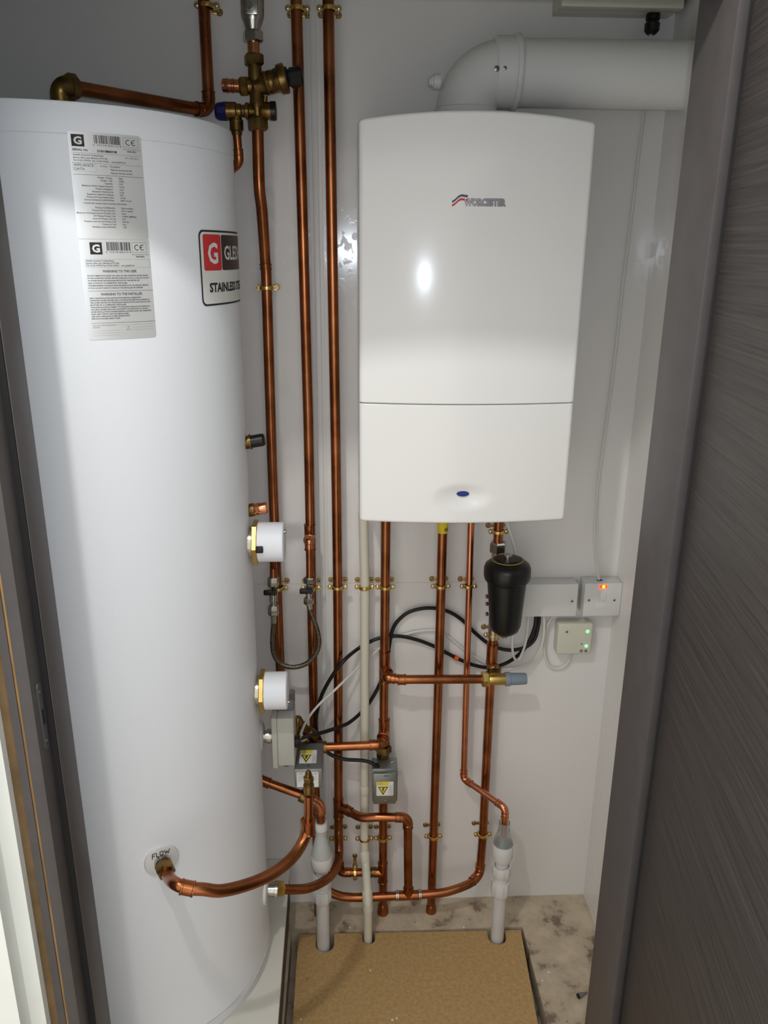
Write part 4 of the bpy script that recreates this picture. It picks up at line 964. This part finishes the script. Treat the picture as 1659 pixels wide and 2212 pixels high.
# badge
b0c, b1c = U(1003, 444, -.305), U(1091, 443, -.305)
def bf(lift): return lambda u, v: Vector((b0c.x + u, front(b0c.x + u) - lift, b0c.z + v))
V, Fc = text_mesh('WORCESTER', .0135, 'LEFT', .0004); wt = max(v[0] for v in V); WW = b1c.x - b0c.x
for bold, lift, m, nm in ((.0012, .0006, LOGO_D, 'lettering_edge'), (.0002, .0011, LOGO_G, 'lettering')):
    p = Print(); p.text('WORCESTER', 0, 0, .0150, 'LEFT', bold, WW / (wt * .0150 / .0135)); part(nm, p.mapped(bf(lift)), m, bo, smooth=0)
s0, s1 = U(976, 440, -.305), U(1010, 420, -.305)
def wave(off, w, lift, m, nm):
    p = Print(); n = 14; W = s1.x - s0.x; Hh = s1.z - s0.z
    def c(t): return (s0.x - b0c.x + W * t, s0.z - b0c.z + Hh * (.22 + .62 * t + .16 * math.sin(2 * math.pi * (t - .28))) + off)
    for k in range(n):
        a, b = c(k / n), c((k + 1) / n); p.poly([(a[0], a[1] - w / 2), (b[0], b[1] - w / 2), (b[0], b[1] + w / 2), (a[0], a[1] + w / 2)])
    part(nm, p.mapped(bf(lift)), m, bo, smooth=0)
wave(.0020, .0034, .0008, NAVY, 'blue_wave'); wave(-.0012, .0022, .0008, PAPER, 'white_wave'); wave(-.0040, .0034, .0008, RED_P, 'red_wave')
# ================================================================== FLUE
YFL = -.145; FR = .0560
fz0 = U(1300, 161, YFL).z
vx = U(1008, 190, YFL).x
fe = thing('flue_elbow', 'white flue elbow turning from the boiler top to the right', 'flue', (vx, YFL, ztop(vx)))
zb0 = ztop(vx) - .004
ex = U(1112, 160, YFL).x
cx2 = vx + .066; arcp = [Vector((vx, YFL, zb0)), Vector((vx, YFL, fz0 - .066))] + [Vector((cx2 - .066 * math.cos(q), YFL, fz0 - .066 + .066 * math.sin(q))) for q in [math.pi / 2 * k / 14 for k in range(1, 15)]] + [Vector((ex - .034, YFL, fz0))]
part('bend', MB().tube(arcp, FR - .002, 40), FLUE_W, fe)
part('socket', MB().lathe((ex - .042, YFL, fz0), (1, 0, 0), [(0, FR - .002), (.004, FR + .003), (.036, FR + .0035), (.038, FR + .0075), (.042, FR + .008), (.046, FR + .0065), (.048, FR)], 48), FLUE_W, fe)
part('base_collar', MB().lathe((vx, YFL, zb0), (0, 0, 1), [(0, FR + .012), (.004, FR + .012), (.008, FR + .008), (.012, FR + .004), (.028, FR + .001), (.030, FR - .002)], 48), FLUE_W, fe)
q = Vector((vx - FR - .002, YFL - .015, U(945, 180, YFL).z)); part('test_plug', MB().lathe(q + Vector((.008, 0, 0)), (-1, 0, 0), [(0, .013), (.012, .013), (.013, .010), (.016, .010), (.0165, .007), (.020, .007)], 18), FLUE_W, fe)
def on_flue(px, py, R):
    p = U(px, py, YFL); dz = p.z - fz0
    p = U(px, py, YFL - math.sqrt(max(0, R * R - dz * dz))); n = Vector((0, p.y - YFL, p.z - fz0)).normalized(); return p, n
for px, py, r in ((1073, 148.5, .0048), (1091, 147, .0038)):
    p_, n_ = on_flue(px, py, FR + .003); slotscrew(fe, p_ - n_ * .0004, n_, r)
fp_ = thing('flue_pipe', 'white horizontal flue pipe running into the right wall', 'flue', (ex, YFL, fz0 - FR))
part('tube', MB().lathe((ex - .012, YFL, fz0), (1, 0, 0), [(0, FR), (XR - ex + .012, FR)], 56), FLUE_W, fp_)
p_, n_ = on_flue(1118, 147, FR); slotscrew(fp_, p_, n_, .0036)
part('wall_collar', MB().lathe((XR - .001, YFL, fz0), (-1, 0, 0), [(0, FR + .028), (.003, FR + .028), (.006, FR + .023), (.0065, FR + .004), (.011, FR + .001)], 48), PVC_W, fp_)

# ================================================================== ELECTRICAL
# cream box at the top with gland
zbx = U(1192, 36, -.001).z
c0 = UZ(1213, 10.5, zbx); c1_ = UZ(1473, 20, zbx)
yfb = (c0.y * .6 + c1_.y * .4)
xb0, xb1 = U(1192, 36, 0).x, U(1473, 20, yfb).x
fb_ = thing('flush_box', 'cream plastic box high on the wall with black gland', 'control box', ((xb0 + xb1) / 2, yfb / 2, zbx))
part('back_half', MB().box(((xb0 + xb1) / 2, (yfb * .6) / 2 - .0005, zbx + .09), (xb1 - xb0, -yfb * .6, .18), .002), CREAM2, fb_)
part('lid', MB().box(((xb0 + xb1) / 2 + .002, yfb * .8, zbx + .09), (xb1 - xb0 + .004, -yfb * .4, .182), .003), CREAM2, fb_)
gq = U(1411, 32, -.035); gq.z = zbx + .001
part('gland_nut', MB().lathe(gq, (0, 0, -1), [(0, .0125), (.004, .0135), (.012, .0135), (.0135, .0115), (.016, .0115), (.0175, .0145), (.030, .0140), (.036, .0085)], 12), BLACK, fb_, 'black cable gland', smooth=20)
fb_.name = 'control_box'
# cable down the wall to the switch
CW = [gq + Vector((0, 0, -.03)), Vector((gq.x - .002, -.020, gq.z - .08)), U(1391, 235, -.006), U(1380, 330, -.006), U(1366, 450, -.006), U(1346, 610, -.006), U(1325, 800, -.006), U(1305, 950, -.006), U(1291, 1050, -.008), U(1284, 1130, -.014), U(1284.5, 1190, -.022), U(1291, 1235, -.026), U(1293.5, 1252, -.026)]
solo('cable', MB().tube(smooth_path(CW, 6), .0030, 10), CABLE_W, 'long thin white cable from the gland down to the switch', 'cable')
def pattress(name, label, cat, pxl, pxr, pyt, pyb, yfr, front_m):
    xl, xr = U(pxl, (pyt + pyb) / 2, yfr).x, U(pxr, (pyt + pyb) / 2, yfr).x; zt, zb = U(pxl, pyt, yfr).z, U(pxl, pyb, yfr).z
    t = thing(name, label, cat, ((xl + xr) / 2, 0, zb)); return t, xl, xr, zt, zb
t, xl, xr, zt, zb = pattress('fused_switch', 'square white switched spur with glowing red neon', 'switch', 1262, 1341, 1261, 1331, -.046, PVC_W)
part('back_box', MB().box(((xl + xr) / 2, -.0185, (zt + zb) / 2), (xr - xl, .036, zt - zb), .0015), PVC_W, t)
part('face_plate', MB().box(((xl + xr) / 2, -.0415, (zt + zb) / 2), (xr - xl + .001, .009, zt - zb + .001), .002), PVC_W, t)
nz_ = U(1303, 1267, -.046)
part('neon_window', MB().box(nz_ + Vector((0, 0, 0)), (.019, .0024, .0085), .0008), RED_L, t, 'lit red neon window'); part('neon_core', MB().box(nz_ + Vector((.001, -.001, 0)), (.006, .0022, .0068), .0006), AMBER_L, t)
q = U(1302, 1289, -.046); part('rocker', MB().box(q, (.015, .005, .022), .0015), PVC_W, t)
q = U(1299, 1309.5, -.046); part('fuse_holder', MB().box(q, (.027, .0016, .0125), .0006), PVC_W, t)
for px in (1272, 1327): slotscrew(t, U(px, 1296.5, -.0462), (0, -1, 0), .0030)
part('cable_notch', MB().box((U(1293, 1250, -.026).x + .003, -.026, zt - .0002), (.012, .008, .0016)), DARK, t)
t, xl, xr, zt, zb = pattress('junction_box', 'long white wiring box behind and right of the black filter', 'junction box', 1098, 1247, 1263, 1333, -.045, PVC_W)
part('back_box', MB().box(((xl + xr) / 2, -.0185, (zt + zb) / 2), (xr - xl - .002, .036, zt - zb - .002), .0015), PVC_W, t)
part('face_plate', MB().box(((xl + xr) / 2, -.0415, (zt + zb) / 2), (xr - xl, .008, zt - zb), .002), PVC_W, t)
slotscrew(t, U(1235.5, 1298.5, -.0456), (0, -1, 0), .0032)
t, xl, xr, zt, zb = pattress('wireless_receiver', 'ivory receiver box with two green lights below the switch', 'receiver', 1204, 1280, 1348, 1415, -.036, CREAM2)
part('case', MB().box(((xl + xr) / 2, -.0185, (zt + zb) / 2), (xr - xl, .036, zt - zb), .006, seg=4), CREAM2, t)
for px, py in ((1269.5, 1364), (1266.5, 1395.5)): part('green_light', MB().lathe(U(px, py, -.0365) + Vector((0, .001, 0)), (0, -1, 0), [(0, .0042), (.001, .0040), (.002, .0025), (.0024, .0008)], 16), GREEN_L, t, 'lit green light')
for px, py, r in ((1224.5, 1365, .0034), (1255.5, 1406, .0040), (1265.5, 1406, .0040), (1256.5, 1391, .0022)): part('button', MB().lathe(U(px, py, -.0365) + Vector((0, .0006, 0)), (0, -1, 0), [(0, r), (.001, r), (.0012, r * .8)], 16), GREY_DK, t)
def cable(name, P, r, m, label, cat='cable', group=None):
    return solo(name, MB().tube(smooth_path([U(*q) for q in P], 6), r, 10), m, label, cat, group)
Bk = .0046
cable('cable', [(1165, 1330, -.030), (1163, 1350, -.028), (1155, 1380, -.028), (1137, 1397, -.026), (1110, 1404, -.020), (1085, 1402, -.014), (1055, 1390, -.012), (1025, 1366, -.012), (1000, 1341, -.012), (975, 1324, -.012), (947, 1315, -.012), (915, 1314, -.012), (882, 1323, -.012), (858, 1343, -.014), (846, 1367, -.016), (840, 1400, -.016), (832, 1440, -.016), (819, 1480, -.018), (801, 1513, -.018), (781, 1538, -.019), (757, 1559, -.050), (739, 1568, -.070), (701, 1581, -.105), (672, 1588, -.150), (652, 1595, -.200), (640, 1602, -.228)], Bk, RUBBER, 'black cable looping high then down to the thermostat box')
c_b2 = cable('cable', [(1158, 1330, -.034), (1155, 1355, -.034), (1143, 1385, -.032), (1125, 1410, -.028), (1100, 1429, -.020), (1075, 1439, -.014), (1050, 1442, -.012), (1012, 1433, -.012), (970, 1413, -.012), (935, 1395, -.012), (900, 1382, -.012), (861, 1374, -.014), (825, 1377, -.016), (798, 1387, -.018), (771, 1403, -.022), (744, 1426, -.066), (717, 1461, -.066), (695, 1502, -.062), (684, 1542, -.062), (682, 1570, -.062), (690, 1594, -.062), (700, 1614, -.062), (714, 1630, -.066), (744, 1640, -.070), (785, 1643, -.078), (806, 1650, -.082), (815, 1662, -.085)], Bk, RUBBER, 'black cable dipping low then arching to the right valve box')
a, b = U(981, 1419, -.012), U(989, 1423, -.012)
solo('orange_tape', MB().tube([a, b], .0062, 14), ORANGE, 'scrap of orange tape round the lower black cable', 'tape')
Wk = .0029
cable('cable', [(1175, 1330, -.032), (1175, 1366, -.030), (1169, 1397, -.026), (1151, 1427, -.018), (1121, 1441, -.010), (1091, 1445, -.008), (1065, 1440, -.008), (1030, 1421, -.008), (1000, 1401, -.008), (964, 1372, -.008), (940, 1362, -.008), (910, 1363, -.008), (880, 1369, -.008), (844, 1384, -.010), (817, 1403, -.012), (779, 1436, -.026), (725, 1489, -.075), (695, 1516, -.085), (673, 1541, -.110), (657, 1567, -.170), (648, 1592, -.222), (645, 1600, -.230)], Wk, CABLE_W, 'thin white cable slanting across the wall to the thermostat box')
cable('cable', [(1094, 1125, -.055), (1103, 1155, -.050), (1112, 1190, -.048), (1114, 1230, -.052), (1112, 1300, -.055), (1107, 1370, -.058), (1107, 1404, -.055), (1112, 1423, -.045), (1121, 1424, -.038), (1133, 1397, -.034), (1139, 1366, -.032), (1142, 1330, -.030)], Wk, CABLE_W, 'thin white cable from boiler passing behind the black filter')
cable('cable', [(1231, 1410, -.016), (1231, 1420, -.014), (1223, 1436, -.010), (1205, 1444, -.008), (1187, 1439, -.008), (1178, 1418, -.010), (1176, 1385, -.012), (1182, 1353, -.018), (1194, 1330, -.022)], Wk, CABLE_W, 'thin white cable looping below the ivory receiver box')

# ================================================================== MAGNETIC FILTER
YM = -.115
mf = thing('magnetic_filter', 'black system filter canister with chrome bleed screw', 'filter', U(1088, 1378, YM))
fa, fbm = U(1097, 1212, YM), U(1090, 1370, YM)
fax = (fbm - fa); FL = fax.length; fax.normalize()
u_ = px_m(1095, 1290, YM)
part('canister', MB().lathe(fa, fax, [(.030, 42 * u_), (FL * .30, 41.5 * u_), (FL * .62, 37 * u_), (FL * .86, 34 * u_), (FL * .93, 30 * u_), (FL * .97, 22 * u_), (FL, 12 * u_), (FL + .003, 10 * u_)], 40), BLACK, mf)
part('cap', MB().lathe(fa, fax, [(-.004, 26 * u_), (-.003, 31 * u_), (.002, 40 * u_), (.008, 47 * u_), (.016, 50 * u_), (.034, 50 * u_), (.042, 48 * u_), (.046, 43.5 * u_), (.050, 43 * u_)], 44), BLACK, mf)
part('yellow_ring', MB().lathe(fa, -fax, [(.0030, 33.5 * u_), (.0040, 33.2 * u_), (.0046, 31.6 * u_), (.0030, 31.4 * u_)], 44, False), mat('ring_print', (150, 138, 50), .5), mf)
part('cap_boss', MB().lathe(fa, -fax, [(.002, 25 * u_), (.006, 24 * u_), (.0065, 15 * u_)], 30), BLACK, mf)
part('bleed_screw', MB().lathe(fa, -fax, [(.004, 9 * u_), (.0155, 9 * u_), (.017, 7.5 * u_), (.0165, 3 * u_)], 20), CHROME, mf)
part('drain_screw', MB().lathe(fbm, fax, [(0, 6 * u_), (.008, 6 * u_), (.010, 4 * u_)], 16), CHROME, mf)
px6 = U(1070, 1290, YP).x
part('side_manifold', MB().box(((px6 + fa.x) / 2 - .006, (YP + YM) / 2 + .012, (fa.z + fbm.z) / 2), (.030, .046, .10), .006), BLACK, mf)
for py in (1288, 1304, 1326): part('manifold_bolt', MB().lathe(U(1053, py, -.088), (-1, -.4, 0), [(0, .005), (.003, .005), (.004, .003)], 10), CHROME, mf)
ti, to = U(1076, 1170, YP), U(1074, 1210, YP)
part('inlet_nut', MB().nut(ti, to - ti, .026, .0195), CHROME, mf); part('inlet_neck', MB().tube([ti + (to - ti) * .5, to + Vector((0, -.01, -.05))], .0145, 18), CHROME, mf)
part('outlet_neck', MB().tube([U(1068, 1330, YP), pf], .0135, 18), CHROME, mf)
# bypass valve
YB = -.088
bv = thing('bypass_valve', 'brass bypass valve with blue-grey plastic knob', 'valve', U(1070, 1480, YB))
part('inlet_nut', MB().nut(U(1040, 1467, YB), (1, 0, 0), .017, .0190), BRASS_N, bv)
part('body', seg_l(U(1056, 1467, YB), U(1093, 1467, YB), [(0, .0128), (.2, .0140), (.8, .0145), (1, .0145)]), BRASS_N, bv)
part('knob', seg_l(U(1091, 1467, YB), U(1137, 1466, YB), [(0, .0165), (.22, .0168), (.24, .0148), (.92, .0138), (1, .0125)], 16), GREY_BL, bv, 'blue-grey knob')
part('outlet', seg_l(U(1068, 1462, YB), U(1066, 1440, YP), [(0, .0130), (.4, .0135), (.45, .0158), (.8, .0158), (1, .0130)], 20), BRASS, bv)
part('outlet_nut', MB().nut(U(1069, 1452, YP - .022), (-.1, .9, .35), .012, .0175), BRASS_N, bv)

# ================================================================== CAMERA, LIGHT
cd = bpy.data.cameras.new('camera'); co = bpy.data.objects.new('camera', cd); COL.objects.link(co)
cd.sensor_fit = 'VERTICAL'; cd.sensor_height = 36; cd.lens = F / 2212 * 36; cd.clip_start = .02
m4 = MT.to_4x4(); m4.translation = CAM; co.matrix_world = m4
SC.camera = co
def lamp(name, kind, loc, power, rgb, radius):
    l = bpy.data.lights.new(name, kind); l.energy = power; l.color = rgb
    l.shadow_soft_size = radius; o = bpy.data.objects.new(name, l); COL.objects.link(o); o.location = loc; return o
lamp('ceiling_downlight', 'POINT', (-.34, -1.33, 2.40), 29, (1., .98, .93), .026)
lamp('phone_flash', 'POINT', (CAM.x + .012, CAM.y - .01, CAM.z + .012), 9.0, (.78, .88, 1.), .006)
w = bpy.data.worlds.new('hall_light'); SC.world = w; w.use_nodes = True
bg = w.node_tree.nodes['Background']; bg.inputs[0].default_value = (1., .965, .91, 1); bg.inputs[1].default_value = 1.25
vs = SC.view_settings; vs.view_transform = 'Standard'; vs.look = 'None'; vs.gamma = 1; vs.use_curve_mapping = False; vs.exposure = 0
SC.display_settings.display_device = 'sRGB'
